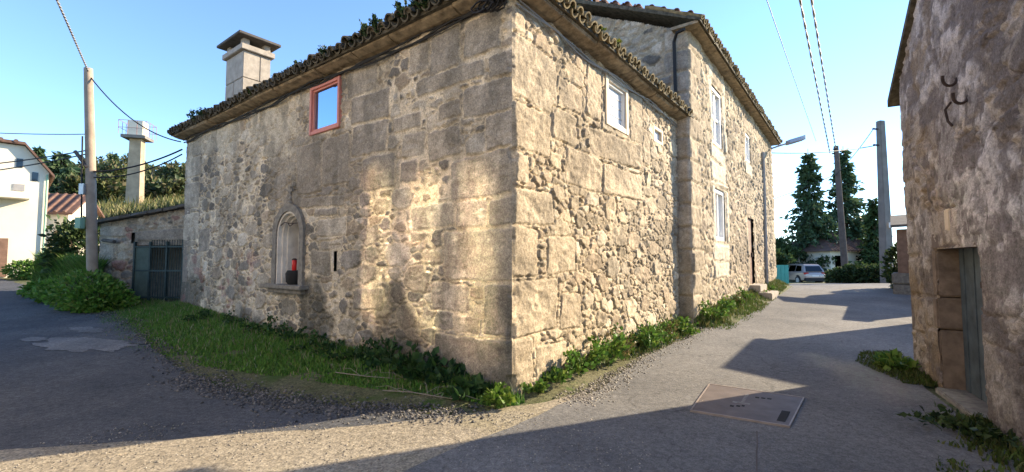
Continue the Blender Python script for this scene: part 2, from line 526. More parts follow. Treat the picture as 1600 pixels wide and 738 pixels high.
def stone_wall(name, parent, O, D, N, u0, u1, z0, z1, res, seed, blocks, palette, mortar, m,
               radii, an=1.5, jw=.018, proud=.03, holes=(), top=None, flush0=False, paint=None, edge=.016, rough=.035, tilt=.05, corner=None):
    nu = int((u1 - u0) / res) + 1; nz = int((z1 - z0) / res) + 1
    us = np.linspace(u0, u1, nu); zs = np.linspace(z0, z1, nz)
    U, Z = np.meshgrid(us, zs)
    lab, d, nb, cen = stones(U, Z, seed, blocks, radii, an)
    n = len(cen)
    rg = np.random.RandomState(seed)
    pal = np.array(palette); mean = pal.mean(0)
    ci = pal[rg.randint(0, len(pal), n)] * rg.uniform(.78, 1.2, (n, 1))
    ci[nb:] = mean * rg.uniform(.86, 1.14, (n - nb, 1)) * .72 + ci[nb:] * .28
    off = rg.uniform(-.5, .6, n); off[nb:] *= .5
    tx = rg.normal(0, tilt, n); tz = rg.normal(0, tilt, n); tx[nb:] *= .25; tz[nb:] *= .25
    isb = lab >= nb
    # joints: thin and thick stretches, here and there the mortar is smeared over the stones
    jn = jw * (.35 + 1.3 * fbm(U * 2.3, Z * 2.3, seed + 9)) + jw * 1.6 * sstep(.52, .7, fbm(U * 1.1, Z * 1.4, seed + 19, 5)) + .012 * (fbm(U * 16, Z * 16, seed + 29) - .5)
    jn = np.where(isb, jn * .42, jn)
    t = sstep(jn - .004, jn + edge, d)
    lu = U - cen[lab, 0]; lz = Z - cen[lab, 1]
    hgt = t * (proud * (1 + off[lab]) + np.clip(tx[lab] * lu + tz[lab] * lz, -.04, .04))
    rid = 1 - np.abs(2 * fbm(U * 5 + lab * .37, Z * 7 + lab * .61, seed + 11, 5) - 1)
    hgt += t * rough * (rid - .6) + (1 - t) * .022 * (fbm(U * 14, Z * 14, seed + 12) - .5)
    hgt += .07 * (fbm(U * .7, Z * .7, seed + 13) - .5)
    tc = sstep(jn - .005, jn + .007, d)[..., None]
    blot = (.62 + .76 * fbm(U * 5 + lab * .37, Z * 5, seed + 14, 5))[..., None]
    mc = np.array(mortar) * (.7 + .6 * fbm(U * 5, Z * 5, seed + 15, 5))[..., None]
    col = ci[lab] * blot * tc + mc * (1 - tc)
    # chips and holes where the mortar has fallen out
    hole = sstep(.66, .72, fbm(U * 6, Z * 7, seed + 33, 4)) * (1 - tc[..., 0])
    hgt -= .03 * hole
    if paint is not None:
        col, hgt = paint(U, Z, col, hgt, d, seed)
    if flush0:
        k = sstep(0, .05, U - u0) if flush0 > 0 else sstep(0, .05, u1 - U)
        hgt *= k
    for hb in holes:
        if hb[0] == 'rect':
            _, a, b, c, e = hb
            dd = np.maximum(np.maximum(a - U, U - c), np.maximum(b - Z, Z - e))
            hgt = np.where(dd < .12, np.minimum(hgt, .012), hgt)
    O = np.array(O); Dv = np.array(D); Nv = np.array(N)
    X = O[0] + U * Dv[0] + hgt * Nv[0]; Y = O[1] + U * Dv[1] + hgt * Nv[1]
    if corner is not None:      # the arris of the quoins is worn and uneven
        dd = (U - u0) if flush0 > 0 else (u1 - U)
        cw = (.034 * (fbm(Z * 2.1, Z * 0 + 3.3, 7, 5) - .5) - .035 * sstep(.62, .75, fbm(Z * 5.5, Z * 0 + 8.1, 9, 3))) * (1 - sstep(0, .09, dd))
        X = X + cw * corner[0]; Y = Y + cw * corner[1]
    V = np.stack([X, Y, Z], -1).reshape(-1, 3)
    i = (np.arange(nz - 1)[:, None] * nu + np.arange(nu - 1)[None])
    cu = (us[:-1] + us[1:])[None] / 2 + np.zeros((nz - 1, 1)); cz = (zs[:-1] + zs[1:])[:, None] / 2 + np.zeros((1, nu - 1))
    keep = np.ones_like(cu, bool)
    for hb in holes:
        if hb[0] == 'rect':
            keep &= ~((cu > hb[1]) & (cu < hb[3]) & (cz > hb[2]) & (cz < hb[4]))
        else:   # arch: centre u, half width, z bottom, z spring
            _, c, hw, zb, zsp = hb
            keep &= ~((np.abs(cu - c) < hw) & (cz > zb) & ((cz < zsp) | ((cu - c) ** 2 + (cz - zsp) ** 2 < hw ** 2)))
    if top is not None:
        keep &= cz < top(cu)
    i = i[keep]
    F = np.stack([i, i + 1, i + nu + 1, i + nu], 1)
    if np.cross(np.r_[Dv, 0], [0, 0, 1]) @ np.r_[Nv, 0] < 0: F = F[:, ::-1]
    used = np.unique(F); remap = np.zeros(len(V), int); remap[used] = np.arange(len(used))
    return mesh_np(name, V[used], remap[F], m, parent, True, col.reshape(-1, 3)[used])

def W(O, D, N, u, n, z):
    p = O + D * u + N * n
    return (p[0], p[1], z)
def wbox(mb, O, D, N, u0, u1, n0, n1, z0, z1):
    pts = [W(O, D, N, u, n, z) for z in (z0, z1) for u, n in ((u0, n0), (u1, n0), (u1, n1), (u0, n1))]
    return mb.hexa(pts)

# ------------------------------------------------------------------ roof tiles
def tile_row(mb, A, B, up, n0, rows, pitch=.21, r=.088, L=.44, step=.34, hip0=0, hip1=0, jit=.012):
    """A->B eave line (3-D), up: unit vector up the slope; alternating pans and covers"""
    A = Vector(A); B = Vector(B); up = Vector(up)
    d = (B - A).normalized(); ln = (B - A).length
    nrm = d.cross(up).normalized()
    if nrm.z < 0: nrm = -nrm
    for row in range(rows):
        h = row * step
        s0 = hip0 * h; s1 = ln - hip1 * h
        n = int((s1 - s0) / pitch)
        for i in range(n):
            for cover in (0, 1):
                c = A + d * (s0 + (i + (.5 if cover else 0) + .25) * pitch) + up * (h + rnd.uniform(-.03, .03) + (0 if cover else .0))
                c = c + nrm * ((.05 if cover else .035) + row * .012 + rnd.uniform(-jit, jit))
                rr = r * rnd.uniform(.92, 1.1)
                tw = rnd.uniform(-.03, .03)
                vs = []
                for k, (ra, e) in enumerate(((rr, 0), (rr - .022, 0), (rr * .86, L), (rr * .86 - .022, L))):
                    for q in range(7):
                        a = math.pi * q / 6
                        x = math.cos(a) * ra; y = math.sin(a) * ra * (1 if cover else -1)
                        vs.append(c + d * (x + tw * e) + nrm * (y + (0 if cover else .03)) + up * e)
                fs = []
                for q in range(6):
                    fs += [[q, q + 1, 14 + q + 1, 14 + q], [7 + q, 21 + q, 21 + q + 1, 7 + q + 1], [q, 7 + q, 7 + q + 1, q + 1]]
                fs += [[0, 14, 21, 7], [6, 13, 27, 20]]
                if cover and row == 0 and rnd.random() < .85:
                    dp = rnd.uniform(.02, .07)
                    for q in range(7):
                        a = math.pi * q / 6
                        vs.append(c + d * (math.cos(a) * (rr - .015)) + nrm * (math.sin(a) * (rr - .015) * rnd.uniform(.85, 1)) + up * dp)
                    fs.append([28 + q for q in range(7)])
                mb.add(vs, fs)

# ------------------------------------------------------------------ leaves
def leaf_cloud(pos_, nrm_dir, size, colr, seed, aspect=1.6, bend=.25, jitter=1.0):
    """pos_ (n,3); nrm_dir (n,3) preferred leaf axis; size (n,), colr (n,3) -> V,F,col: two-triangle folded leaves"""
    rg = np.random.RandomState(seed)
    n = len(pos_)
    ax = nrm_dir + jitter * rg.normal(0, .6, (n, 3)); ax /= np.linalg.norm(ax, axis=1, keepdims=True) + 1e-9
    rv = rg.normal(0, 1, (n, 3)); sd = np.cross(ax, rv); sd /= np.linalg.norm(sd, axis=1, keepdims=True) + 1e-9
    nn = np.cross(ax, sd)
    L = size[:, None] * aspect; Wd = size[:, None]
    a = pos_; b = pos_ + ax * L * .45 + sd * Wd * .5 + nn * Wd * bend
    c = pos_ + ax * L; d = pos_ + ax * L * .45 - sd * Wd * .5 + nn * Wd * bend
    V = np.stack([a, b, c, d], 1).reshape(-1, 3)
    i = np.arange(n)[:, None] * 4
    F = np.concatenate([i + np.array([[0, 1, 2]]), i + np.array([[0, 2, 3]])], 0)
    return V, F, np.repeat(colr, 4, 0)
def colvar(n, cols, seed, lo=.7, hi=1.3):
    rg = np.random.RandomState(seed)
    c = np.array(cols)[rg.randint(0, len(cols), n)]
    return c * rg.uniform(lo, hi, (n, 1))

G_WEED = [(.085, .18, .03), (.115, .22, .035), (.06, .135, .025), (.16, .23, .045)]
G_DARK = [(.018, .04, .014), (.025, .055, .018), (.014, .032, .012)]
G_MID = [(.05, .085, .028), (.07, .11, .035), (.04, .07, .024)]
G_CON = [(.055, .10, .045), (.075, .125, .055), (.04, .075, .035), (.09, .13, .06)]
G_BANK = [(.11, .23, .03), (.15, .28, .04), (.09, .18, .03), (.20, .27, .06)]
G_DRY = [(.16, .14, .06), (.12, .12, .04), (.2, .16, .08)]

def plant(name, label, x, y, z, r, h, n, size, cols, seed, group, cat='plant'):
    rg = np.random.RandomState(seed)
    o = thing(name, label, cat, (x, y, z), group)
    # stems
    mb = MB()
    tips = []
    for k in range(max(4, int(n / 22))):
        a = rg.uniform(0, 6.283); rr = r * math.sqrt(rg.uniform(0, 1)); hh = h * rg.uniform(.45, 1) * (1 - .5 * (rr / r) ** 2)
        p1 = (x + math.cos(a) * rr, y + math.sin(a) * rr, z + hh)
        mb.tube([(x + math.cos(a) * rr * .35, y + math.sin(a) * rr * .35, z - .03), ((x * .4 + p1[0] * .6), (y * .4 + p1[1] * .6), z + hh * .6), p1], .004, 4)
        tips.append(p1)
    mb.build('stem', M['stemg'], o)
    tips = np.array(tips)
    t = rg.uniform(.25, 1.05, n)[:, None]
    base = np.array([x, y, z])
    pk = tips[rg.randint(0, len(tips), n)]
    p = base + (pk - base) * t + rg.normal(0, .25, (n, 3)) * np.array([r, r, h * .35]) * .45
    p[:, 2] = np.maximum(p[:, 2], z + .01)
    out = p - base; out[:, 2] = np.abs(out[:, 2]) * .5 + .1
    V, F, c = leaf_cloud(p, out / (np.linalg.norm(out, axis=1, keepdims=True) + 1e-6), size * rg.uniform(.6, 1.35, n), colvar(n, cols, seed), seed, 1.35)
    mesh_np('foliage', V, F, M['leaf'], o, False, c)
    return o
M['stemg'] = mat('green stem', (.06, .09, .03), .8, .2, 10, 0)

def broad_tree(name, label, x, y, z, h, r, n, size, cols, seed, group=None, clumps=14, low=.25):
    rg = np.random.RandomState(seed)
    o = thing(name, label, 'tree', (x, y, z), group)
    mb = MB()
    mb.tube([(x, y, z - .3), (x + .1, y, z + h * .3), (x, y + .1, z + h * .6)], r * .09, 7, r * .04)
    cs = []
    for k in range(clumps):
        a = rg.uniform(0, 6.283); q = rg.uniform(0, .75)
        zz = z + h * (low + (1 - low) * rg.uniform(.1, .85))
        f = 1 - abs((zz - z) / h - (low + .35)) * .9
        c = np.array([x + math.cos(a) * r * q * f, y + math.sin(a) * r * q * f, zz]); cs.append((c, r * rg.uniform(.28, .5)))
        mb.tube([(x, y, z + h * .25), tuple((np.array([x, y, z + h * .4]) + c) / 2), tuple(c)], r * .03, 5, r * .01)
    mb.build('trunk', M['bark'], o)
    P = []
    for c, cr in cs:
        m_ = int(n / clumps)
        v = rg.normal(0, 1, (m_, 3)); v /= np.linalg.norm(v, axis=1, keepdims=True)
        P.append(c + v * cr * (rg.uniform(.35, 1.05, (m_, 1))) * np.array([1, 1, .8]))
    P = np.concatenate(P)
    out = P - np.array([x, y, z + h * .45]); out /= np.linalg.norm(out, axis=1, keepdims=True) + 1e-6
    nn = len(P)
    cc = colvar(nn, cols, seed)
    V, F, c = leaf_cloud(P, out, size * rg.uniform(.6, 1.4, nn), cc, seed)
    mesh_np('crown', V, F, M['leaf'], o, False, c)
    return o

def conifer(name, label, x, y, z, h, r, seed, cols, group=None, n_br=230, per=34, size=.22, power=.8):
    rg = np.random.RandomState(seed)
    o = thing(name, label, 'tree', (x, y, z), group)
    mb = MB()
    mb.tube([(x, y, z - .5), (x + .05, y, z + h * .5), (x, y, z + h)], h * .018, 7, .02)
    P = []; D = []
    for k in range(n_br):
        f = rg.uniform(.02, 1) ** .9
        zz = z + h * (1 - f) * .99
        ln = r * f ** power * rg.uniform(.45, 1.18)
        a = rg.uniform(0, 6.283)
        d = np.array([math.cos(a), math.sin(a), 0])
        droop = rg.uniform(.15, .5)
        mb.tube([(x, y, zz), tuple(np.array([x, y, zz]) + d * ln * .6 + np.array([0, 0, -.06 * ln])), tuple(np.array([x, y, zz]) + d * ln + np.array([0, 0, -droop * ln]))], .02, 4, .008)
        m_ = int(per * (.35 + ln / r))
        t = rg.uniform(.12, 1.02, m_)
        pp = np.array([x, y, zz]) + d * (t * ln)[:, None]
        pp[:, 2] += -droop * ln * t ** 2
        pp += rg.normal(0, 1, (m_, 3)) * np.array([.13, .13, .10]) * (1.1 - .5 * t)[:, None] * ln * .9
        P.append(pp); D.append(np.repeat((d * .6 + np.array([0, 0, -.45]))[None], m_, 0))
    mb.build('trunk', M['bark'], o)
    P = np.concatenate(P); D = np.concatenate(D); n = len(P)
    V, F, c = leaf_cloud(P, D, size * rg.uniform(.5, 1.4, n), colvar(n, cols, seed), seed, 2.2, .2, .8)
    mesh_np('crown', V, F, M['leaf'], o, False, c)
    return o

# ------------------------------------------------------------------ corner stone house
BL = [(0.17, 4.25, 0.8, 4.75), (0.87, 4.2, 1.43, 4.77), (1.48, 4.3, 1.9, 4.73), (0.45, 3.95, 1.73, 4.2), (-.1, 3.88, 0.38, 4.2), (-.1, 3.45, 0.8, 3.86), (-.1, 2.99, 0.42, 3.43), (-.1, 2.41, 1.05, 2.96), (-.1, 2.03, 0.36, 2.38), (2.35, 3.82, 3.36, 4.29), (2.4, 3.29, 3.31, 3.8), (2.68, 4.32, 3.5, 4.78), (3.36, 2.9, 4.2, 3.75), (4.24, 2.82, 5.1, 3.74), (0.86, 2.98, 1.5, 3.4), (-.1, 1.36, 1.16, 2.0), (0.4, 2.03, 0.94, 2.38), (0.98, 2.04, 1.81, 2.38), (-.1, 0.69, 0.45, 1.33), (-.1, -.5, 1.3, 0.64), (2.42, 0.84, 3.15, 1.18), (0.69, 0.94, 1.37, 1.30), (0.52, 0.68, 0.95, 0.9), (2.19, 2.7, 2.97, 3.24), (1.7, 2.73, 2.08, 3.07), (1.55, 3.1, 2.06, 3.46), (1.63, 3.51, 2.27, 3.76), (0.84, 3.52, 1.28, 3.76), (9.91, 2.13, 11.0, 2.84), (9.6, 1.15, 11.0, 1.76), (10.25, 0.5, 11.0, 1.07), (9.57, -.2, 11.0, 0.45), (9.84, 3.78, 11.0, 4.28), (9.9, 2.96, 11.0, 3.63), (3.86, 1.36, 4.47, 1.78), (3.4, 2.02, 4.29, 2.33), (3.48, 1.79, 4.19, 1.95), (3.66, 2.38, 4.42, 2.51), (3.47, 2.55, 5.04, 2.73), (9.15, 1.82, 9.86, 2.4)]
BR = [(-.1, 4.45, 0.27, 4.9), (-.1, 3.62, 1.01, 4.40), (-.1, 2.97, 0.83, 3.56), (-.1, 2.55, 0.31, 2.92), (-.1, 2.06, 0.91, 2.50), (-.1, 1.41, 0.55, 2.02), (-.1, 0.69, 0.97, 1.36), (-.1, -.5, 0.41, 0.65), (0.48, 0.03, 1.24, 0.51), (1.06, 0.65, 1.63, 1.15), (0.73, 1.44, 1.47, 1.93), (0.88, 3.28, 1.58, 3.74), (1.27, 2.7, 2.38, 3.24), (2.42, 2.72, 4.14, 3.22), (2.0, 3.3, 4.1, 3.76), (4.2, 3.5, 4.6, 4.2), (1.9, 3.85, 2.42, 4.8), (3.62, 3.85, 4.2, 4.8), (1.1, 3.8, 1.75, 4.2)]
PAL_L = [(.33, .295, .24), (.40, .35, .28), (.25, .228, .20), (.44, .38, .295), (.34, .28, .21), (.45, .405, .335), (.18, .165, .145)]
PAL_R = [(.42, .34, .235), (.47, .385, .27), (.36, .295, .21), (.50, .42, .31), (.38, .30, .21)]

house = thing('stone_house', 'nearest house at the fork, low rubble granite with a shrine niche in its shaded wall', 'house', (P0[0], P0[1], 0))

def paint_L(U, Z, col, hgt, d, seed):
    # pale lime wash left on the upper left half, above a slanting boundary
    k = fbm(U * 1.1, Z * 1.3, 41, 5)
    m = sstep(.46, .60, k + .16 * (Z - 3.9)) * sstep(3.3, 4.6, U + Z * .0) * sstep(2.7, 3.6, Z)
    m = m[..., None] * .75
    wash = np.array((.47, .42, .33)) * (.8 + .4 * fbm(U * 6, Z * 6, 42))[..., None]
    col = col * (1 - m) + wash * m
    hgt = hgt * (1 - .45 * m[..., 0])
    # brown grey patina round the window, its left edge slanting down
    pt = sstep(.40, .56, fbm(U * 1.5, Z * 1.5, 45, 5) + .35 * (1 - np.clip(np.hypot((U - 4.5 - .5 * (3.3 - Z)) / 1.5, (Z - 3.2) / .85), 0, 2)))
    pt = (pt * .6 * sstep(2.4, 2.7, Z))[..., None]
    col = col * (1 - pt) + np.array((.195, .172, .143)) * pt
    # dark algae stains along the damp foot and below the big window
    s = sstep(.47, .62, fbm(U * .9, Z * .9, 47, 5) + .22 * (0.55 - Z)) * .75
    s2 = sstep(.48, .6, fbm(U * 3.2, Z * 1.1, 48, 5)) * .35
    s = np.clip(s + s2, 0, .85)[..., None]
    col = col * (1 - s) + np.array((.085, .083, .07)) * s
    pink = sstep(.60, .66, fbm(U * 2.2, Z * 3, 50, 3)) * sstep(6.2, 7, U) * (1 - sstep(1.6, 2.0, Z))
    col = col * (1 - .5 * pink[..., None]) + np.array((.26, .13, .12)) * .5 * pink[..., None]
    # thin oxide tan between stones
    return col, hgt
def paint_R(U, Z, col, hgt, d, seed):
    s = (sstep(.52, .66, fbm(U * 1.3, Z * 1.3, 61, 5)) * .45)[..., None]
    col = col * (1 - s) + np.array((.17, .145, .11)) * s
    return col, hgt

NICHE_U, NICHE_R, NICHE_ZB, NICHE_ZS = 5.26, .42, 1.16, 2.10
RAD_NEAR = [(.25, 2.2), (.17, 7), (.115, 24), (.075, 90), (.045, 240)]
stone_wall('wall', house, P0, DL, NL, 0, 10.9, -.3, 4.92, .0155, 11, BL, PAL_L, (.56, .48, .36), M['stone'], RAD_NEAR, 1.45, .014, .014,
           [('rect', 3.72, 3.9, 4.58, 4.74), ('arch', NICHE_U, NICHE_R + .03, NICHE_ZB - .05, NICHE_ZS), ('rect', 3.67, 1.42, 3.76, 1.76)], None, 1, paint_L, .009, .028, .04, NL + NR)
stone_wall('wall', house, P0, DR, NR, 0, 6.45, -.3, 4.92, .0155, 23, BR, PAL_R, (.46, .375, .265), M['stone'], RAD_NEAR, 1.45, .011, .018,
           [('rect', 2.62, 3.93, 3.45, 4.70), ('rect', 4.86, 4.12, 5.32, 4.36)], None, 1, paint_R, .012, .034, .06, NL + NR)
mb = MB()
wbox(mb, P0, DL, NL, .34, 10.9, -6.3, -.33, -.3, 4.8)
mb.build('inner_wall', M['core'], house)
mb = MB(); wbox(mb, P0, DL, NL, 10.55, 10.9, -.33, .0, -.3, 4.8)
mb.build('end_wall', M['core'], house)

# cornice: run of hewn slabs under the tiles, both sides
mb = MB()
def cornice_run(O, D, N, length, seed, start=-.32):
    r = random.Random(seed); u = start
    while u < length:
        l = r.uniform(.9, 1.6); e = min(u + l, length)
        dz = r.uniform(-.022, .018); dn = r.uniform(-.035, .03)
        a = W(O, D, N, u + .006, -.3, 4.80 + dz); 
        n1 = .26 + dn
        # slanting lower face (cavetto)
        prof = [(-.3, 4.85), (.02, 4.85), (.10, 4.855), (n1 - .03, 4.885), (n1, 4.90), (n1, 4.955), (-.3, 4.96)]
        vs = [W(O, D, N, uu, n, z + dz) for uu in (u + .005, e - .005) for n, z in prof]
        k = len(prof)
        fs = [list(range(k))[::-1], list(range(k, 2 * k))] + [[i, (i + 1) % k, k + (i + 1) % k, k + i] for i in range(k)]
        mb.add(vs, fs); u = e
cornice_run(P0, DL, NL, 11.2, 3, -.27)
cornice_run(P0, DR, NR, 6.4, 4, -.26)
mb.build('cornice', M['cornice'], house, bevel=.012)

# hipped roof
PIT = math.radians(22)
def up_of(N): return (-N[0] * math.cos(PIT), -N[1] * math.cos(PIT), math.sin(PIT))
roof = MB()
EZ = 4.94; OV = .345
cor = P0 + (NL + NR) * OV
eL = W(P0, DL, NL, 11.3, OV, EZ); eC = (cor[0], cor[1], EZ); eR = W(P0, DR, NR, 6.45, OV, EZ)
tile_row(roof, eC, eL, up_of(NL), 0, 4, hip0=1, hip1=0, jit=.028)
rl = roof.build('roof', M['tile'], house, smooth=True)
roof = MB()
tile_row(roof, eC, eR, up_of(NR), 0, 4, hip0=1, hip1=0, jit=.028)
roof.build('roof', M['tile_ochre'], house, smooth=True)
mb = MB()
rz = EZ + .06 + 3.3 * math.tan(PIT) * 1.0
a1 = W(P0, DL, NL, -.29, .29, EZ + .03); a2 = W(P0, DL, NL, 11.2, .29, EZ + .03); a3 = W(P0, DL, NL, 11.2, -3.2, rz); a4 = W(P0, DL, NL, 3.2, -3.2, rz)
b2 = W(P0, DL, NL, -.33, -6.6, EZ + .03); b3 = W(P0, DL, NL, 11.2, -6.6, EZ + .03)
low = [Vector(v) - Vector((0, 0, .05)) for v in (a1, a2, b3, b2)]
mb.add([a1, a2, a3, a4, b2, b3] + low, [[0, 1, 2, 3], [0, 3, 4], [3, 2, 5, 4], [1, 5, 2], [6, 9, 8, 7], [0, 6, 7, 1], [4, 9, 6, 0], [5, 8, 9, 4], [1, 7, 8, 5]])
mb.build('roof_deck', M['tile'], house)

# hip ridge tiles
mb = MB()
hv = (Vector(a4) - Vector(a1)); hv_n = hv.normalized(); side = hv_n.cross(Vector((0, 0, 1))).normalized(); hn = side.cross(hv_n).normalized()
for k in range(10):
    c = Vector(eC) + hv_n * (k * .36 - .05) + hn * (.10 + .004 * k)
    vs = []
    for rr, e in ((.12, 0), (.10, 0), (.10, .42), (.08, .42)):
        for q in range(7):
            a = math.pi * q / 6
            vs.append(c + side * math.cos(a) * rr + hn * math.sin(a) * rr + hv_n * e)
    fs = []
    for q in range(6):
        fs += [[q, q + 1, 15 + q, 14 + q], [7 + q, 21 + q, 22 + q, 8 + q], [q, 7 + q, 8 + q, q + 1]]
    mb.add(vs, fs)
mb.build('hip_tiles', M['tile_ochre'], house, smooth=True)

# chimney: a part of the roof
mb = MB()
CU, CI = 10.05, -1.1
def cbox(mb, du, dn, z0, z1, ou=0, on=0): return wbox(mb, P0, DL, NL, CU + ou - du / 2, CU + ou + du / 2, CI + on - dn / 2, CI + on + dn / 2, z0, z1)
zc = 5.0
for row in range(3):
    h = .73
    if row % 2:
        cbox(mb, .54, .70, zc + .006, zc + h - .006, -.28); cbox(mb, .54, .70, zc + .006, zc + h - .006, .28)
    else:
        cbox(mb, 1.10, .42, zc + .006, zc + h - .006, 0, .14); cbox(mb, 1.10, .27, zc + .006, zc + h - .006, 0, -.215)
    zc += h
ch = mb.build('chimney', M['chimney'], rl, bevel=.012)
mb = MB(); cbox(mb, 1.26, .86, zc, zc + .15)
for i in (-1, 1):
    for j in (-1, 1): cbox(mb, .18, .16, zc + .15, zc + .34, i * .44, j * .27)
cbox(mb, .5, .3, zc + .145, zc + .26)
mb.build('chimney_collar', M['chimney'], rl, bevel=.012)
mb = MB()
zt = zc + .34
vs = [W(P0, DL, NL, CU + i * .74, CI + j * .54, zt) for i, j in ((-1, -1), (1, -1), (1, 1), (-1, 1))] + \
     [W(P0, DL, NL, CU + i * .74, CI + j * .54, zt + .07) for i, j in ((-1, -1), (1, -1), (1, 1), (-1, 1))] + \
     [W(P0, DL, NL, CU + i * .2, CI + j * .12, zt + .24) for i, j in ((-1, -1), (1, -1), (1, 1), (-1, 1))]
mb.add(vs, [[0, 1, 2, 3], [0, 1, 5, 4], [1, 2, 6, 5], [2, 3, 7, 6], [3, 0, 4, 7], [4, 5, 9, 8], [5, 6, 10, 9], [6, 7, 11, 10], [7, 4, 8, 11], [8, 9, 10, 11]])
mb.build('chimney_cap', M['slab'], rl, bevel=.01)

def framed_window(parent, O, D, N, u0, u1, z0, z1, fm, fw, nfront, ndeep, pane_m, bars_h=0, bars_v=0, bar=.03, bm_=None, sill=None, label=None, inner=None, ow=.05):
    mb = MB()
    wbox(mb, O, D, N, u0 - ow, u0 + fw, ndeep, nfront, z0 - ow, z1 + ow)
    wbox(mb, O, D, N, u1 - fw, u1 + ow, ndeep, nfront, z0 - ow, z1 + ow)
    wbox(mb, O, D, N, u0 + fw, u1 - fw, ndeep, nfront - .003, z1 - fw, z1 + ow)
    wbox(mb, O, D, N, u0 + fw, u1 - fw, ndeep, nfront - .003, z0 - ow, z0 + fw)
    wn = mb.build('window', fm, parent, bevel=.006)
    if label: wn['label'] = label
    mb = MB()
    gu0, gu1, gz0, gz1 = u0 + fw, u1 - fw, z0 + fw, z1 - fw
    if inner:
        iw = .032; m2 = MB()
        wbox(m2, O, D, N, gu0, gu0 + iw, ndeep + .01, nfront - .035, gz0, gz1); wbox(m2, O, D, N, gu1 - iw, gu1, ndeep + .01, nfront - .035, gz0, gz1)
        wbox(m2, O, D, N, gu0 + iw, gu1 - iw, ndeep + .01, nfront - .038, gz1 - iw, gz1); wbox(m2, O, D, N, gu0 + iw, gu1 - iw, ndeep + .01, nfront - .038, gz0, gz0 + iw)
        m2.build('sash', inner, wn)
    for k in range(bars_h):
        z = gz0 + (gz1 - gz0) * (k + 1) / (bars_h + 1)
        wbox(mb, O, D, N, gu0, gu1, ndeep + .019, ndeep + (.055 if bar > .02 else .027), z - bar / 2, z + bar / 2)
    for k in range(bars_v):
        u = gu0 + (gu1 - gu0) * (k + 1) / (bars_v + 1)
        wbox(mb, O, D, N, u - bar / 2, u + bar / 2, ndeep + .018, ndeep + .058, gz0, gz1)
    if bars_h or bars_v: mb.build('glazing_bars', bm_ or fm, wn)
    mb = MB(); wbox(mb, O, D, N, gu0 - .01, gu1 + .01, ndeep + .005, ndeep + .02, gz0 - .01, gz1 + .01)
    mb.build('pane', pane_m, wn)
    if sill:
        mb = MB(); wbox(mb, O, D, N, u0 - .12, u1 + .12, ndeep, nfront + .05, z0 - .19, z0 - .075)
        mb.build('sill', sill, wn, bevel=.008)
    return wn
framed_window(house, P0, DL, NL, 3.72, 4.58, 3.93, 4.72, M['salmon'], .012, .04, -.05, M['glass'], label='salmon pink framed window mirroring blue sky', inner=M['salmon'])
framed_window(house, P0, DR, NR, 2.62, 3.45, 3.93, 4.70, M['cream'], .05, .03, -.08, M['pale_pane'], bars_h=3, bar=.013, bm_=M['cable_grey'], label='cream framed window with three thin bars', inner=M['white'])
framed_window(house, P0, DR, NR, 4.86, 5.32, 4.12, 4.36, M['cream'], .02, .02, -.06, M['pale_pane'], label='tiny square vent window in a stone surround')
# narrow slit
mb = MB(); wbox(mb, P0, DL, NL, 3.64, 3.79, -.3, -.22, 1.4, 1.78); mb.build('slit', M['black'], house)  # black backing stands in for the shade inside the slit

# shrine niche
def arch_pts(r, zb, zs, n=22):
    return [(-r, zb)] + [(-r * math.cos(math.pi * k / n), zs + r * math.sin(math.pi * k / n)) for k in range(n + 1)] + [(r, zb)]
def arch_ring(mb, r0, r1, n0, n1, zb, zs):
    a = arch_pts(r0, zb, zs); b = arch_pts(r1, zb, zs); k = len(a)
    vs = []
    for n in (n0, n1):
        for p in a: vs.append(W(P0, DL, NL, NICHE_U + p[0], n, p[1]))
        for p in b: vs.append(W(P0, DL, NL, NICHE_U + p[0], n, p[1]))
    fs = []
    for i in range(k - 1):
        fs += [[i, i + 1, k + i + 1, k + i], [2 * k + i, 3 * k + i, 3 * k + i + 1, 2 * k + i + 1], [i, 2 * k + i, 2 * k + i + 1, i + 1], [k + i, k + i + 1, 3 * k + i + 1, 3 * k + i]]
    fs += [[0, k, 3 * k, 2 * k], [k - 1, 3 * k - 1, 4 * k - 1, 2 * k - 1]]
    mb.add(vs, fs)
mb = MB(); arch_ring(mb, .44, .58, -.10, .075, NICHE_ZB, NICHE_ZS)
niche = mb.build('niche', M['nichestone'], house, smooth=True)
niche['label'] = 'round arched shrine niche with dark stone surround'
mb = MB(); arch_ring(mb, .40, .455, -.16, .045, NICHE_ZB, NICHE_ZS); arch_ring(mb, .355, .40, -.24, -.03, NICHE_ZB, NICHE_ZS); arch_ring(mb, .32, .36, -.30, -.11, NICHE_ZB, NICHE_ZS)
mb.build('niche_moulding', M['pwhite'], niche, smooth=True)
# apse behind the mouldings
vs = []; fs = []; n = 14; mrow = 16
R_ = .335
for j in range(mrow):
    if j < 8: z = NICHE_ZB + (NICHE_ZS - NICHE_ZB) * j / 7; rr = R_
    else:
        a = math.pi / 2 * (j - 7) / (mrow - 8); z = NICHE_ZS + R_ * math.sin(a); rr = max(.005, R_ * math.cos(a))
    for i in range(n + 1):
        a = math.pi * i / n
        vs.append(W(P0, DL, NL, NICHE_U + math.cos(a) * rr, -.24 - math.sin(a) * rr * .8, z))
for j in range(mrow - 1):
    for i in range(n): fs.append([j * (n + 1) + i, j * (n + 1) + i + 1, (j + 1) * (n + 1) + i + 1, (j + 1) * (n + 1) + i])
mb = MB().add(vs, fs); mb.build('niche_apse', M['pwhite'], niche, smooth=True)
mb = MB()
wbox(mb, P0, DL, NL, NICHE_U - .74, NICHE_U + .78, -.45, .20, 1.085, 1.16)
wbox(mb, P0, DL, NL, NICHE_U - .62, NICHE_U + .64, -.1, .12, 1.0, 1.083)
mb.build('niche_ledge', M['nichestone'], niche, bevel=.015)
mb = MB()
c = W(P0, DL, NL, NICHE_U, .02, NICHE_ZS + .58)
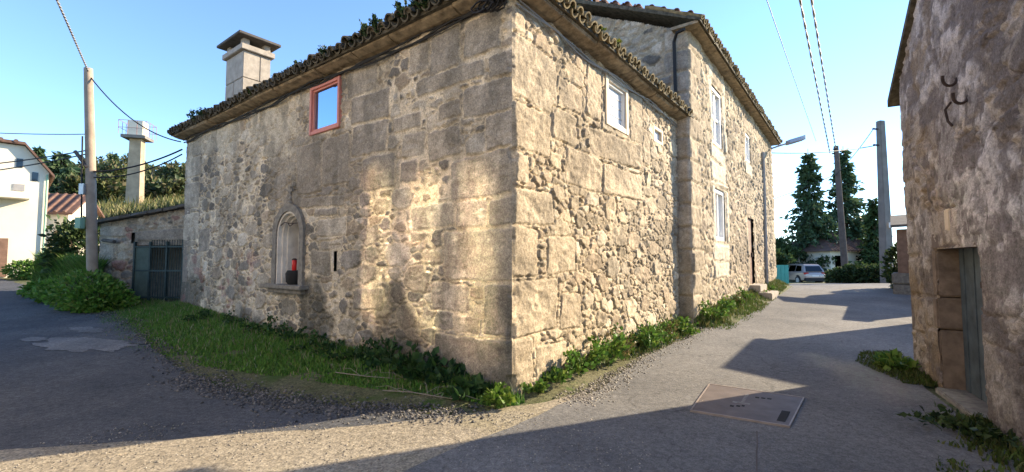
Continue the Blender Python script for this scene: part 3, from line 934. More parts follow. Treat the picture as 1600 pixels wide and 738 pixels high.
mb.lathe([(.05, 0), (.06, .03), (.03, .06), (.045, .1), (.02, .15), (.02, .2)], c, 10)
mb.box((c[0], c[1], c[2] + .25), (.05, .05, .16), DL); mb.box((c[0], c[1], c[2] + .26), (.17, .045, .05), DL)
mb.build('finial', M['nichestone'], niche)
mb = MB()
mb.tube([W(P0, DL, NL, NICHE_U + .40, .02, 2.27), W(P0, DL, NL, NICHE_U + .2, .03, 2.34), W(P0, DL, NL, NICHE_U, .03, 2.31), W(P0, DL, NL, NICHE_U - .38, .02, 2.30)], .009, 5)
mb.tube([W(P0, DL, NL, NICHE_U + .06, .03, 2.32), W(P0, DL, NL, NICHE_U - .05, .05, 2.25), W(P0, DL, NL, NICHE_U - .15, .03, 2.30)], .008, 5)
mb.build('iron_wire', M['iron'], niche)
# things standing in the niche
c = W(P0, DL, NL, NICHE_U - .10, -.03, 1.163)
pot = thing('flower_pot', 'dark squat pot on the shrine ledge under the red candle', 'pot', c)
mb = MB(); mb.lathe([(.10, 0), (.14, .05), (.15, .20), (.12, .26), (.10, .262)], c, 18); mb.build('vessel', M['black'], pot, smooth=True)
cc = (c[0], c[1], c[2] + .262)
can = thing('candle', 'red votive candle standing in the shrine niche', 'candle', cc)
mb = MB(); mb.lathe([(.034, 0), (.04, .02), (.043, .18), (.04, .19)], cc, 16); mb.build('glass_cup', M['red'], can, smooth=True)
mb = MB(); mb.lathe([(.044, 0), (.044, .02), (.02, .035)], (cc[0], cc[1], cc[2] + .19), 16); mb.build('lid', M['iron'], can, smooth=True)
c = W(P0, DL, NL, NICHE_U - .02, -.33, 1.163)
st = thing('statuette', 'small pale worn figure at the back of the shrine niche', 'statue', c)
mb = MB(); mb.lathe([(.12, 0), (.12, .08), (.10, .1), (.115, .2), (.095, .38), (.105, .52), (.085, .6), (.035, .63), (.03, .65), (.05, .68), (.057, .72), (.045, .77), (.01, .79)], c, 16)
mb.build('figure', M['statue'], st, smooth=True)

# ------------------------------------------------------------------ long two storey house
def paint_U(U, Z, col, hgt, d, seed):
    col, hgt = paint_R(U, Z, col, hgt, d, seed)
    for a, b, c, e in ((1.8, 1.15, 3.65, 2.08), (1.72, 3.64, 3.6, 4.7), (1.72, 4.7, 2.08, 6.8), (3.22, 4.7, 3.58, 6.8), (1.82, 2.1, 2.2, 3.6), (3.3, 2.1, 3.68, 3.6), (6.35, 4.62, 7.9, 5.05)):
        k = ((U > a) & (U < c) & (Z > b) & (Z < e))[..., None] * .7 * (d > .008)[..., None]
        col = col * (1 - k) + np.array((.62, .54, .42)) * k * (.8 + .4 * fbm(U * 5, Z * 5, 66))[..., None]
    return col, hgt
lh = thing('stone_house', 'taller two storey granite house running along the sunlit lane, beyond the corner house', 'house', (Q0[0], Q0[1], 0))
BU = [(-.1, z, random.Random(int(z * 10)).choice((.6, .95, .8)), z + .48) for z in np.arange(-.2, 7.2, .52)]
BU += [(1.7, 4.3, 3.55, 4.68), (1.75, 3.75, 3.5, 4.26), (1.7, 6.42, 3.5, 6.8), (1.72, 4.7, 2.0, 6.4), (3.3, 4.7, 3.6, 6.4),
       (1.8, 1.15, 3.7, 1.55), (1.85, 1.6, 3.6, 2.08), (1.75, 3.64, 3.7, 3.74), (1.82, 2.1, 2.14, 3.6), (3.4, 2.1, 3.7, 3.6),
       (6.3, 4.6, 7.9, 5.02), (6.3, 6.2, 7.9, 6.6), (6.3, 5.05, 6.6, 6.15), (7.65, 5.05, 7.9, 6.15),
       (6.4, 3.2, 8.2, 3.6), (6.4, .5, 6.75, 1.7), (6.4, 1.75, 6.75, 3.15), (7.9, .5, 8.2, 1.8), (7.9, 1.85, 8.2, 3.15)]
BU += [(12.3, z, 13.1, z + .48) for z in np.arange(-.2, 7, .52)]
PAL_U = [(.42, .34, .235), (.46, .38, .27), (.35, .285, .20), (.39, .315, .225), (.31, .25, .185)]
RAD_U = [(.2, 5), (.14, 20), (.1, 60), (.07, 160)]
stone_wall('wall', lh, Q0, DR, NR, 0, 13.0, -.4, 6.95, .03, 31, BU, PAL_U, (.45, .37, .265), M['stone_far'], RAD_U, 1.35, .012, .022,
           [('rect', 2.08, 4.75, 3.22, 6.35), ('rect', 2.22, 2.15, 3.3, 3.56), ('rect', 6.68, 5.1, 7.58, 6.12), ('rect', 6.82, .8, 7.8, 3.1)], None, 1, paint_U, .02, .04, .08)
rake = lambda u: 6.93 + np.minimum(u, 8.4 - u) * .49
stone_wall('wall', lh, Q0, DL, NL, 0, 8.4, -.4, 9.1, .03, 37, [(-.1, z, random.Random(int(z * 10)).choice((.35, .55, .45)), z + .48) for z in np.arange(-.2, 7.2, .52)], PAL_L, (.33, .285, .21), M['stone_far'], RAD_U, 1.6, .016, .03, [], rake, 1, None)
mb = MB()
wbox(mb, Q0, DR, NR, .3, 13.0, -8.3, -.3, -.4, 6.9)
mb.build('inner_wall', M['core'], lh)
mb = MB(); wbox(mb, Q0, DR, NR, 12.97, 13.02, -.32, .0, -.4, 6.9); mb.build('end_wall', M['core'], lh)
# eaves board, roof
mb = MB(); wbox(mb, Q0, DR, NR, -.25, 13.3, -.3, .30, 6.94, 7.01); mb.build('eave_board', M['cornice'], lh)
ang = math.atan(.49)
upv = (-NR[0] * math.cos(ang), -NR[1] * math.cos(ang), math.sin(ang))
mb = MB(); tile_row(mb, W(Q0, DR, NR, -.3, .38, 6.99), W(Q0, DR, NR, 13.35, .38, 6.99), upv, 0, 4, pitch=.22)
mb.build('roof', M['tile_ochre'], lh, smooth=True)
mb = MB()
def rz_(n): return 7.05 + .49 * n
for u0, u1 in ((-.3, 13.3),):
    pts = [W(Q0, DR, NR, u, n, z) for u in (u0, u1) for n, z in ((.36, 7.03), (-4.2, 7.03 + .49 * 4.56), (-8.76, 7.03), (-8.76, 6.95), (-4.2, 6.95 + .49 * 4.56 - .04), (.36, 6.95))]
    mb.add(pts, [[0, 1, 2, 3, 4, 5][::-1], [6, 7, 8, 9, 10, 11]] + [[i, (i + 1) % 6, 6 + (i + 1) % 6, 6 + i] for i in range(6)])
mb.build('roof_deck', M['tile'], lh)
# verge tiles over the gable
mb = MB()
vd = Vector((DL[0] * math.cos(ang), DL[1] * math.cos(ang), math.sin(ang)))
tile_row(mb, Vector(W(Q0, DL, NL, -.35, .26, 7.04)), Vector(W(Q0, DL, NL, -.35, .26, 7.04)) + vd * 5.0, Vector((-NL[0], -NL[1], 0)), 0, 1, pitch=.34, r=.085, L=.4, jit=.02)
mb.build('verge_tiles', M['tile_dull'], lh, smooth=True)
framed_window(lh, Q0, DR, NR, 2.08, 3.22, 4.75, 6.35, M['white'], .11, -.02, -.12, M['glass_lane'], bars_v=1, bars_h=1, bar=.07, label='white upper window nearest the corner')
framed_window(lh, Q0, DR, NR, 2.22, 3.30, 2.15, 3.56, M['white'], .11, -.02, -.12, M['glass_lane'], bars_v=1, bar=.07, label='white ground floor window')
framed_window(lh, Q0, DR, NR, 6.68, 7.58, 5.1, 6.12, M['white'], .11, -.02, -.12, M['glass_lane'], bars_v=1, bar=.07, label='white upper window above the door')
mb = MB(); 
for k in range(6): wbox(mb, Q0, DR, NR, 6.80 + k * .17, 6.80 + k * .17 + .162, -.12, -.07, .75, 3.12)
dr = mb.build('door', M['doorbrown'], lh)
mb = MB(); wbox(mb, Q0, DR, NR, 7.62, 7.68, -.07, -.02, 1.75, 1.9); mb.build('handle', M['iron'], dr)
mb = MB(); wbox(mb, Q0, DR, NR, 6.6, 8.0, -.2, .35, .55, .78); wbox(mb, Q0, DR, NR, 6.5, 8.1, .0, .7, .2, .54); mb.build('doorstep', M['chimney'], lh, bevel=.02)
# black pipe down the corner edge
mb = MB()
mb.tube([W(Q0, DL, NL, -.02, .30, 6.85), W(Q0, DL, NL, .18, .22, 6.86), W(Q0, DL, NL, .28, .11, 6.72), W(Q0, DL, NL, .28, .10, 6.0), W(Q0, DL, NL, .27, .10, 5.3), W(Q0, DL, NL, .2, .16, 5.05), W(Q0, DL, NL, -.1, .3, 4.98)], .038, 8)
mb.build('downpipe', M['cable'], lh, smooth=True)
mb = MB(); mb.tube([W(Q0, DR, NR, 10.0, .07, .4), W(Q0, DR, NR, 10.0, .07, 6.0)], .06, 8)
mb.build('wall_pipe', M['cable_grey'], lh, smooth=True)

# ------------------------------------------------------------------ house on the right, gable to the lane
RB = np.array([5.925, 6.80]); DB = np.array([-.490, -.872]); NB = np.array([-.872, .490])
rh = thing('stone_house', 'shaded house at the right edge with peeling render and a blue grey plank door', 'house', (RB[0], RB[1], 0))
def dk0(U, Z): return sstep(.53, .60, fbm(U * 2.6, Z * 2.6, 85, 7))
def paint_B(U, Z, col, hgt, d, seed):
    k = fbm(U * 1.2, Z * 1.0, 81, 6)
    m = sstep(.525, .58, k + .05 * (Z - 1.8) - .10 * (U < .5) - .12 * ((U > 2.4) & (Z < 1.3)))
    pl = np.array((.40, .372, .362)) * (.5 + .6 * fbm(U * 3, Z * 2, 82, 5))[..., None]
    lime = sstep(.52, .60, fbm(U * 4.5, Z * 3.2, 83, 7))[..., None]
    pl = pl * (1 - lime * .8) + np.array((.60, .56, .54)) * lime * .8
    m3 = m[..., None] * .92
    col = col * (1 - m3) + pl * m3
    hgt = hgt * (1 - .7 * m) + .016 * m * (.3 + fbm(U * 6, Z * 6, 84, 6)) + .012 * m * lime[..., 0] - .008 * dk0(U, Z)
    dk = (np.maximum(sstep(.53, .60, fbm(U * 2.6, Z * 2.6, 85, 7)), .9 * sstep(.58, .66, fbm(U * 9, Z * 9, 88, 4))) * .75)[..., None]
    col = col * (1 - dk) + np.array((.125, .105, .10)) * dk
    och = (sstep(.60, .68, fbm(U * 2.0, Z * 2.5, 86, 4)) * .5 * (1 - sstep(1.0, 2.6, U)))[..., None]
    col = col * (1 - och) + np.array((.27, .2, .12)) * och
    return col, hgt
BB = [(-.1, z, random.Random(int(z * 10) + 5).choice((.5, .75, .62)), z + .5) for z in np.arange(.6, 3.9, .54)]
BB += [(.68, .02, 1.2, .72), (.6, .75, 1.2, 1.12), (.75, 1.15, 1.2, 1.72), (.95, 1.78, 2.75, 2.2), (2.62, .0, 3.3, .8), (2.62, 1.1, 3.4, 1.75)]
PAL_B = [(.37, .325, .28), (.32, .285, .25), (.42, .365, .31), (.26, .232, .212)]
rtop = lambda u: 4.06 + np.minimum(u + .5, 7.3 - u) * .62
stone_wall('wall', rh, RB, DB, NB, 0, 6.8, -.3, 6.6, .02, 51, BB, PAL_B, (.38, .335, .30), M['render'], RAD_NEAR, 1.3, .013, .018,
           [('rect', 1.22, -.1, 2.60, 1.75)], rtop, 1, paint_B, .016, .025, .04)
# reveals of the doorway
mb = MB()
wbox(mb, RB, DB, NB, 1.06, 1.222, -.55, .0, -.2, .74); wbox(mb, RB, DB, NB, 1.06, 1.226, -.55, .008, .755, 1.14); wbox(mb, RB, DB, NB, 1.06, 1.22, -.55, -.004, 1.155, 1.75)
mb.build('door_jamb', M['jamb'] if 'jamb' in M else mat('door jamb stone', (.20, .155, .12), .95, .35, 7, .6), rh, bevel=.02)
mb = MB(); wbox(mb, RB, DB, NB, 1.0, 2.8, -.55, .0, 1.752, 1.95); wbox(mb, RB, DB, NB, 2.602, 2.8, -.55, -.0, -.2, 1.75)
mb.build('door_lintel', mat('lintel stone', (.15, .12, .105), .95, .35, 7, .5), rh, bevel=.012)
mb = MB()
for k in range(9): wbox(mb, RB, DB, NB, 1.222 + k * .153, 1.222 + k * .153 + .145, -.28 - .006 * (k % 2), -.22 - .006 * (k % 2), .03, 1.75)
pd = mb.build('door', M['doorblue'], rh, bevel=.005)
pd['label'] = 'weathered blue grey plank door set deep in the wall'
for z in (.35, 1.3):
    mb = MB(); wbox(mb, RB, DB, NB, 1.9, 2.58, -.226, -.20, z, z + .07); mb.build('strap_hinge', M['iron'], pd)
mb = MB(); wbox(mb, RB, DB, NB, 1.2, 2.62, -.6, .06, -.1, .03); mb.build('threshold', M['nichestone'], rh, bevel=.015)
mb = MB()
# body of the house behind the gable
prof = [(0.02, -.3), (6.78, -.3), (6.78, 4.3), (3.4, 6.4), (0.02, 4.3)]
vs = [W(RB, DB, NB, u, n, z) for n in (-.58, -8.5) for u, z in prof]
mb.add(vs, [[4, 3, 2, 1, 0], [5, 6, 7, 8, 9]] + [[i, (i + 1) % 5, 5 + (i + 1) % 5, 5 + i] for i in range(5)])
wbox(mb, RB, DB, NB, .0, .45, -.58, -.04, -.3, 4.2); wbox(mb, RB, DB, NB, 6.35, 6.8, -.58, -.04, -.3, 4.2)
mb.build('side_wall', M['core'], rh)
mb = MB()
sl = .62
for i0, i1, sgn in ((-.42, 3.4, 1), (7.22, 3.4, -1)):
    z0 = 4.07; z1 = z0 + 3.82 * sl
    vs = [W(RB, DB, NB, u, n, z + dz) for dz in (.0, .11) for u, z in ((i0, z0), (i1, z1)) for n in (.09, -8.7)]
    mb.add(vs, [[0, 1, 3, 2], [4, 6, 7, 5], [0, 4, 5, 1], [2, 3, 7, 6], [0, 2, 6, 4], [1, 5, 7, 3]])
rr_ = mb.build('roof', M['tile'], rh)
# iron hooks and plaque
for (u, z, up) in ((2.31, 3.56, 1), (2.59, 3.28, 1)):
    mb = MB()
    pts = [W(RB, DB, NB, u, -.03, z + .015)] + [W(RB, DB, NB, u + .004 * k, .075 - .06 * math.cos(math.pi * k / 8), z - .075 * math.sin(math.pi * k / 8)) for k in range(9)] + [W(RB, DB, NB, u + .036, .137, z + .04)]
    mb.tube(pts, .015, 6)
    mb.build('wall_hook', M['iron'], rh, smooth=True)
mb = MB(); mb.tube([W(RB, DB, NB, 2.13, .02, 3.36), W(RB, DB, NB, 2.12, .07, 3.28), W(RB, DB, NB, 2.15, .06, 3.14), W(RB, DB, NB, 2.17, .03, 3.08)], .013, 6)
mb.build('wall_hook', M['iron'], rh, smooth=True)
mb = MB(); wbox(mb, RB, DB, NB, 1.72, 1.87, -.01, .025, 1.95, 2.2)
mb.build('wall_plate', M['cream'], rh, bevel=.01)

# ------------------------------------------------------------------ far left: walled yard with gate
GO = np.array([-12.0, 13.25]); GD = np.array([2.75, -.35]) / np.hypot(2.75, .35); GN = np.array([GD[1], -GD[0]])
yd = thing('outbuilding', 'low stone outbuilding between wooden pole and the corner house, grass on its coping', 'outbuilding', (GO[0], GO[1], .4))
gt = lambda u: 2.68 + .15 * u + .0 * u
stone_wall('wall', yd, GO, GD, GN, 0, 2.9, 0, 3.2, .03, 71, [(1.05, 2.05, 2.9, 2.5), (-.1, 1.6, .5, 2.1), (.0, 2.3, .8, 2.6)], PAL_L + [(.26, .16, .13)], (.36, .30, .23), M['stone_far'], RAD_U, 1.5, .016, .03,
           [('rect', 1.2, .2, 2.8, 2.06), ('rect', 1.02, 2.1, 1.14, 2.42)], gt, 0, None)
mb = MB()
vs = [W(GO, GD, GN, u, n, z) for n in (-.3, -3.0) for u, z in ((0, -.1), (1.19, -.1), (1.19, 2.07), (2.81, 2.07), (2.81, -.1), (2.9, -.1), (2.9, 3.05), (0, 2.62))]
mb.add(vs, [list(range(8))[::-1], list(range(8, 16))] + [[i, (i + 1) % 8, 8 + (i + 1) % 8, 8 + i] for i in range(8)])
mb.build('inner_wall', M['core'], yd)
stone_wall('wall', yd, GO, np.array([-GN[0], -GN[1]]), -GD, 0, 3.0, 0, 2.7, .04, 73, [], PAL_L, (.36, .30, .23), M['stone_far'], RAD_U, 1.5, .016, .03, [], None, 0, None)
mb = MB()
r_ = random.Random(5); u = -.25
while u < 2.95:
    l = r_.uniform(.35, .6)
    vs = [W(GO, GD, GN, uu, n, 2.68 + .15 * uu + dz) for dz in (0, .09) for uu, n in ((u, .22 + r_.uniform(-.04, .04)), (u + l, .22), (u + l, -3.1), (u, -3.1))]
    mb.hexa(vs); u += l
mb.build('coping', M['slab'], yd, bevel=.012)
mb = MB(); mb.tube([W(GO, GD, GN, .15, .05, 2.2), W(GO, GD, GN, .75, .25, 2.15)], .05, 8); mb.build('spout', M['slab'], yd)
gate = thing('gate', 'dark green iron gate closing the outbuilding doorway', 'gate', W(GO, GD, GN, 1.98, .08, .45))
mb = MB()
for u in (1.22, 1.72, 2.25, 2.77): wbox(mb, GO, GD, GN, u - .025, u + .025, .03, .09, .45, 2.15)
for z in (.55, 1.3, 1.98): wbox(mb, GO, GD, GN, 1.22, 2.77, .04, .08, z, z + .05)
mb.build('frame', M['gate'], gate)
mb = MB(); wbox(mb, GO, GD, GN, 1.25, 1.70, .045, .06, .55, 2.0); mb.build('sheet_panel', M['gatepanel'], gate)
mb = MB()
for k in range(13): 
    u = 1.76 + k * .08; mb.tube([W(GO, GD, GN, u, .06, .5), W(GO, GD, GN, u, .06, 2.2)], .009, 5)
mb.build('bars', M['gate'], gate)

# ------------------------------------------------------------------ poles and lamp
def wire(name, pts_pairs, r, m, label, sag=.4, group=None, twist=False):
    mb = MB()
    for A, B, s in pts_pairs:
        A = Vector(A); B = Vector(B)
        n = 28 if not twist else 160
        pts = []
        for k in range(n + 1):
            t = k / n
            p = A.lerp(B, t); p.z -= s * 4 * t * (1 - t)
            pts.append(p)
        if twist:
            d = (B - A).normalized(); a = d.cross(Vector((0, 0, 1))).normalized(); b = a.cross(d)
            for ph in (0, math.pi):
                mb.tube([p + (a * math.cos(k * .9 + ph) + b * math.sin(k * .9 + ph)) * r * .9 for k, p in enumerate(pts)], r, 5)
        else:
            mb.tube(pts, r, 5)
    o = mb.build(name, m, None, smooth=True)
    return tag(o, label, 'cable', group)

wp = thing('utility_pole', 'leaning sunlit wooden pole in front of the outbuilding at left', 'pole', (-11.35, 12.4, .4))
mb = MB(); mb.tube([(-11.33, 12.4, .2), (-11.58, 12.4, 4), (-11.80, 12.4, 6.95)], .13, 12, .10); mb.build('shaft', M['wood'], wp, smooth=True)
mb = MB(); mb.box((-11.62, 12.2, 2.62), (.16, .14, .30)); mb.build('meter_box', M['greenpipe'], wp, bevel=.01)
mb = MB(); mb.box((-11.66, 12.28, 3.55), (.14, .12, .3)); mb.build('junction_box', M['galv'], wp, bevel=.01)
mb = MB(); mb.tube([(-11.62, 12.24, 2.7), (-11.66, 12.24, 3.6), (-11.72, 12.25, 5.0)], .02, 6); mb.build('riser_cable', M['cable'], wp)
mb = MB(); mb.tube([(-11.95, 12.3, 4.6), (-11.6, 12.3, 4.15)], .045, 6); mb.build('bracket', M['wood_dark'], wp)

rp = thing('utility_pole', 'tall tapered concrete pole with a small white plaque beside the right house', 'pole', (20.5, 25, .2))
mb = MB(); mb.box((20.55, 25, 4.75), (.55, .45, 9.3), (1, 0.2), .62); mb.build('shaft', M['conc'], rp, bevel=.03)
mb = MB(); mb.box((20.62, 24.70, 3.55), (.2, .03, .28)); mb.build('plaque', M['white'], rp)
for z in (8.9, 8.0):
    mb = MB(); mb.tube([(20.3, 24.9, z), (19.95, 24.8, z)], .05, 6); mb.build('insulator', M['iron'], rp)
mp = thing('utility_pole', 'dark wooden pole between the two tall conifers', 'pole', (21.75, 30, 0))
mb = MB(); mb.tube([(21.95, 30, -.3), (21.75, 30, 5), (21.62, 30, 9.25)], .22, 10, .15); mb.build('shaft', M['wood_dark'], mp, smooth=True)
mb = MB(); mb.tube([(21.35, 30, 8.75), (21.9, 30, 8.75)], .05, 6); mb.tube([(21.55, 29.9, 9.0), (21.3, 29.8, 9.0)], .05, 6); mb.build('bracket', M['iron'], mp)

LB = W(Q0, DR, NR, 12.4, .05, 6.62)
sl_ = thing('street_lamp', 'street lamp arm bracketed high on the far end of the long house', 'street lamp', LB)
mb = MB(); mb.tube([LB, W(Q0, DR, NR, 12.42, .35, 6.70), W(Q0, DR, NR, 12.46, .8, 6.80)], .04, 8); mb.build('arm', M['galv'], sl_, smooth=True)
mb = MB()
hd = [W(Q0, DR, NR, 12.47 + du, n, z) for n, z, w_ in ((.62, 6.73, .06), (.8, 6.77, .14), (1.2, 6.85, .13), (1.38, 6.90, .05)) for du, z in ((-w_, z - .03), (w_, z - .03), (w_ * .7, z + .15), (-w_ * .7, z + .15))]
fs = [[3, 2, 1, 0], [12, 13, 14, 15]]
for i in range(3):
    for k in range(4): fs.append([i * 4 + k, i * 4 + (k + 1) % 4, (i + 1) * 4 + (k + 1) % 4, (i + 1) * 4 + k])
mb.add(hd, fs); mb.build('lamp_head', M['galv'], sl_, bevel=.01)

wire('overhead_cable', [((21.6, 30, 9.1), (-1.39, -.4, 10.56), 0)], .020, M['cable_grey'], 'twisted overhead cable running to the top of the dark pole, right one of the pair', group='cables above the lane', twist=True)
wire('overhead_cable', [((21.2, 30, 8.8), (-1.73, -.4, 10.83), 0)], .020, M['cable_grey'], 'twisted overhead cable above the lane, left one of the pair', group='cables above the lane', twist=True)
wire('overhead_cable', [((20.3, 30, 9.6), (-2.92, -.4, 10.11), .0)], .013, M['cable'], 'thin single wire left of the twisted pair over the lane', group='cables above the lane')
wire('overhead_cable', [(W(Q0, DR, NR, 12.5, .1, 6.45), (20.2, 24.9, 8.0), .15)], .025, M['cable'], 'black cable from the long house to the concrete pole', group='cables above the lane')
wire('overhead_cable', [((19.95, 24.8, 8.85), (21.5, 30, 7.3), .15)], .02, M['cable'], 'short cable from the concrete pole down to the dark pole', group='cables above the lane')
wire('overhead_cable', [((21.4, 30, 7.3), (16, 34, 5.2), .2)], .018, M['cable'], 'cable dropping leftward from the dark pole across the conifers', group='cables above the lane')
# left pole cables
wire('overhead_cable', [((-11.78, 12.4, 6.85), (-7.5, 6.6, 6.95), .0)], .014, M['cable_grey'], 'twisted cable rising from the leaning pole top out of the picture', group='cables at the leaning pole', twist=True)
wire('overhead_cable', [((-11.8, 12.4, 6.8), W(P0, DL, NL, 10.9, .15, 4.75), .35)], .016, M['cable'], 'cable from the leaning pole top down to the corner house eave', group='cables at the leaning pole')
wire('overhead_cable', [((-11.6, 12.4, 4.05), W(P0, DL, NL, 10.88, .12, 4.55), .15)], .022, M['cable'], 'black cable from mid pole to the corner house eave', group='cables at the leaning pole')
wire('overhead_cable', [((-11.6, 12.4, 3.9), W(P0, DL, NL, 10.88, .12, 4.42), .2)], .018, M['cable'], 'lower slack cable from mid pole to the corner house', group='cables at the leaning pole')
wire('overhead_cable', [((-11.7, 12.4, 5.1), (-24, 14, 6.6), .3)], .015, M['cable_grey'], 'thin grey wire leaving the pole to the left', group='cables at the leaning pole')
wire('overhead_cable', [((-11.7, 12.4, 4.65), (-24, 15, 4.7), .3), ((-11.7, 12.4, 4.55), (-24, 15.5, 4.4), .3)], .018, M['cable'], 'two black cables from the pole toward the white house', group='cables at the leaning pole')

# cables slung under the eaves of the corner house
def eave_cable(O, D, N, u0, u1, zs, r, m, label, seed, n_=.06, amp=.05, strands=3):
    mb = MB(); r_ = random.Random(seed)
    for s in range(strands):
        pts = []; k = 0; L = u1 - u0; n = int(L / .3)
        ph = r_.uniform(0, 6)
        for k in range(n + 1):
            u = u0 + L * k / n
            pts.append(W(O, D, N, u, n_ + .02 * math.sin(u * 3 + ph), zs + amp * math.sin(u * 1.4 + ph * .3) * .5 - .03 * s - amp * abs(math.sin(u * 2.1 + s))))
        mb.tube(pts, r, 6)
    return tag(mb.build('eave_cable', m, None, smooth=True), label, 'cable', 'cables under the eaves')
eave_cable(P0, DL, NL, .05, 10.95, 4.85, .015, M['cable'], 'black cable bundle slung under the eave of the shaded wall', 1)
eave_cable(P0, DR, NR, .02, 6.3, 4.80, .011, M['cable_grey'], 'grey cables slung under the eave of the sunlit wall', 2, strands=2)
mb = MB(); r_ = random.Random(9)
for k in range(5):
    pts = []
    for q in range(9):
        a = q / 8 * 6.6 + k
        pts.append(W(P0, DL, NL, .12 + .16 * math.cos(a) * r_.uniform(.5, 1.1) + .06 * k, .09 + .03 * k, 4.74 + .07 * math.sin(a)))
    mb.tube(pts, .012, 5)
tag(mb.build('cable_coil', M['cable'], None, smooth=True), 'tangle of black cable at the corner top of the nearest house', 'cable')

# ------------------------------------------------------------------ ground details
A, B, C_, D_ = (2.53, 5.94), (3.38, 5.35), (2.65, 4.43), (1.88, 4.90)
plate = thing('utility_cover', 'rusty rectangular steel cover let into the lane', 'cover', (2.6, 5.15, 0))
def quad_mb(q, z0, z1): 
    return MB().hexa([(x, y, z0) for x, y in q] + [(x, y, z1) for x, y in q])
q = [np.array(p) for p in (D_, C_, B, A)]; cen = sum(q) / 4
quad_mb([cen + (p - cen) * .965 for p in q], -.01, .026).build('cover_plate', M['rust'], plate)
mb = MB()
for i in range(4):
    a, b = q[i], q[(i + 1) % 4]; ai, bi = cen + (a - cen) * .97, cen + (b - cen) * .97
    mb.hexa([(*a, -.01), (*b, -.01), (*bi, -.01), (*ai, -.01), (*a, .030), (*b, .030), (*bi, .030), (*ai, .030)])
mb.build('rim', M['rustrim'], plate)
def pl(u, v, z=0): 
    p = q[0] * (1 - u) * (1 - v) + q[1] * u * (1 - v) + q[2] * u * v + q[3] * (1 - u) * v
    return (p[0], p[1], z)
for (u0, v0, u1, v1) in ((.36, .30, .40, .34), (.42, .33, .46, .37), (.47, .36, .50, .40), (.55, .72, .59, .75), (.61, .73, .65, .76), (.67, .74, .71, .77), (.86, .10, .94, .42)):
    mb = MB().hexa([pl(u0, v0, .020), pl(u1, v0, .020), pl(u1, v1, .020), pl(u0, v1, .020), pl(u0, v0, .029), pl(u1, v0, .029), pl(u1, v1, .029), pl(u0, v1, .029)])
    mb.build('lifting_slot', M['black'], plate)
mb = MB()
for (u0, v0, u1, v1) in ((.36, .44, .54, .49), (.44, .49, .475, .80)):
    mb.hexa([pl(u0, v0, .02), pl(u1, v0, .02), pl(u1, v1, .02), pl(u0, v1, .02), pl(u0, v0, .0275), pl(u1, v0, .0275), pl(u1, v1, .0275), pl(u0, v1, .0275)])
mb.build('paint_mark', mat('worn pale paint', (.21, .195, .18), .8, .4, 20, .1), plate)

def patch(name, cx, cy, rx, ry, rot, m, dz, seed, kind='structure'):
    n = 90
    a = np.linspace(0, 2 * np.pi, n, endpoint=False)
    rr = .45 + 1.1 * fbm(np.cos(a) * 3.2 + 5, np.sin(a) * 3.2 + seed, seed, 5)
    x = np.cos(a) * rx * rr; y = np.sin(a) * ry * rr
    X = cx + x * math.cos(rot) - y * math.sin(rot); Y = cy + x * math.sin(rot) + y * math.cos(rot)
    V = [(cx, cy, float(terr(np.array(cx), np.array(cy))) + dz)] + [(X[i], Y[i], float(terr(X[i], Y[i])) + dz) for i in range(n)]
    o = mesh_np(name, np.array(V), [[0, 1 + i, 1 + (i + 1) % n] for i in range(n)], m)
    o['kind'] = kind
    return o
patch('road_patch', -7.75, 8.35, 1.15, .42, -.42, M['patch'], .012, 4)
patch('road_patch', -9.1, 8.75, .32, .14, -.4, M['patch'], .012, 5)
patch('road_patch', -8.9, 9.6, .5, .16, -.4, M['patch'], .012, 6)

# straight joint in the concrete
mb = MB(); jp = [(2.29, 4.35), (2.15, 4.08), (2.02, 3.85), (1.86, 3.55), (1.5, 2.9)]
for a, b in zip(jp[:-1], jp[1:]):
    mb.add([(a[0] - .006, a[1], .0135), (a[0] + .006, a[1], .0135), (b[0] + .006, b[1], .0135), (b[0] - .006, b[1], .0135)], [[0, 1, 2, 3]])
jo = mb.build('lane_joint', M['wood_dark'], None); jo['kind'] = 'structure'
# dry branches on the verge
def branch(name, label, pts, r, seed, twigs):
    mb = MB(); mb.tube(pts, r, 6, r * .4)
    r_ = random.Random(seed)
    for k in range(twigs):
        t = r_.uniform(.2, .95) * (len(pts) - 1); i = int(t); p = Vector(pts[i]).lerp(Vector(pts[min(i + 1, len(pts) - 1)]), t - i)
        e = p + Vector((r_.uniform(-.35, .35), r_.uniform(-.1, .3), r_.uniform(.0, .1)))
        mb.tube([p, p.lerp(e, .5) + Vector((0, 0, .04)), e], r * .5, 4, r * .2)
    return tag(mb.build(name, mat('dry twig', (.25, .215, .17), .9, .2, 10, 0), None), label, 'branch', 'dry branches on the verge')
branch('dry_branch', 'long thin dry branch lying on the mossy verge', [(-2.35, 6.15, .12), (-1.9, 6.02, .10), (-1.45, 5.9, .10), (-1.1, 5.8, .08)], .007, 1, 4)
branch('dry_branch', 'forked twiggy dry branch nearest the house corner', [(-1.55, 5.55, .05), (-1.2, 5.45, .06), (-.8, 5.28, .05), (-.62, 5.2, .05)], .008, 2, 9)

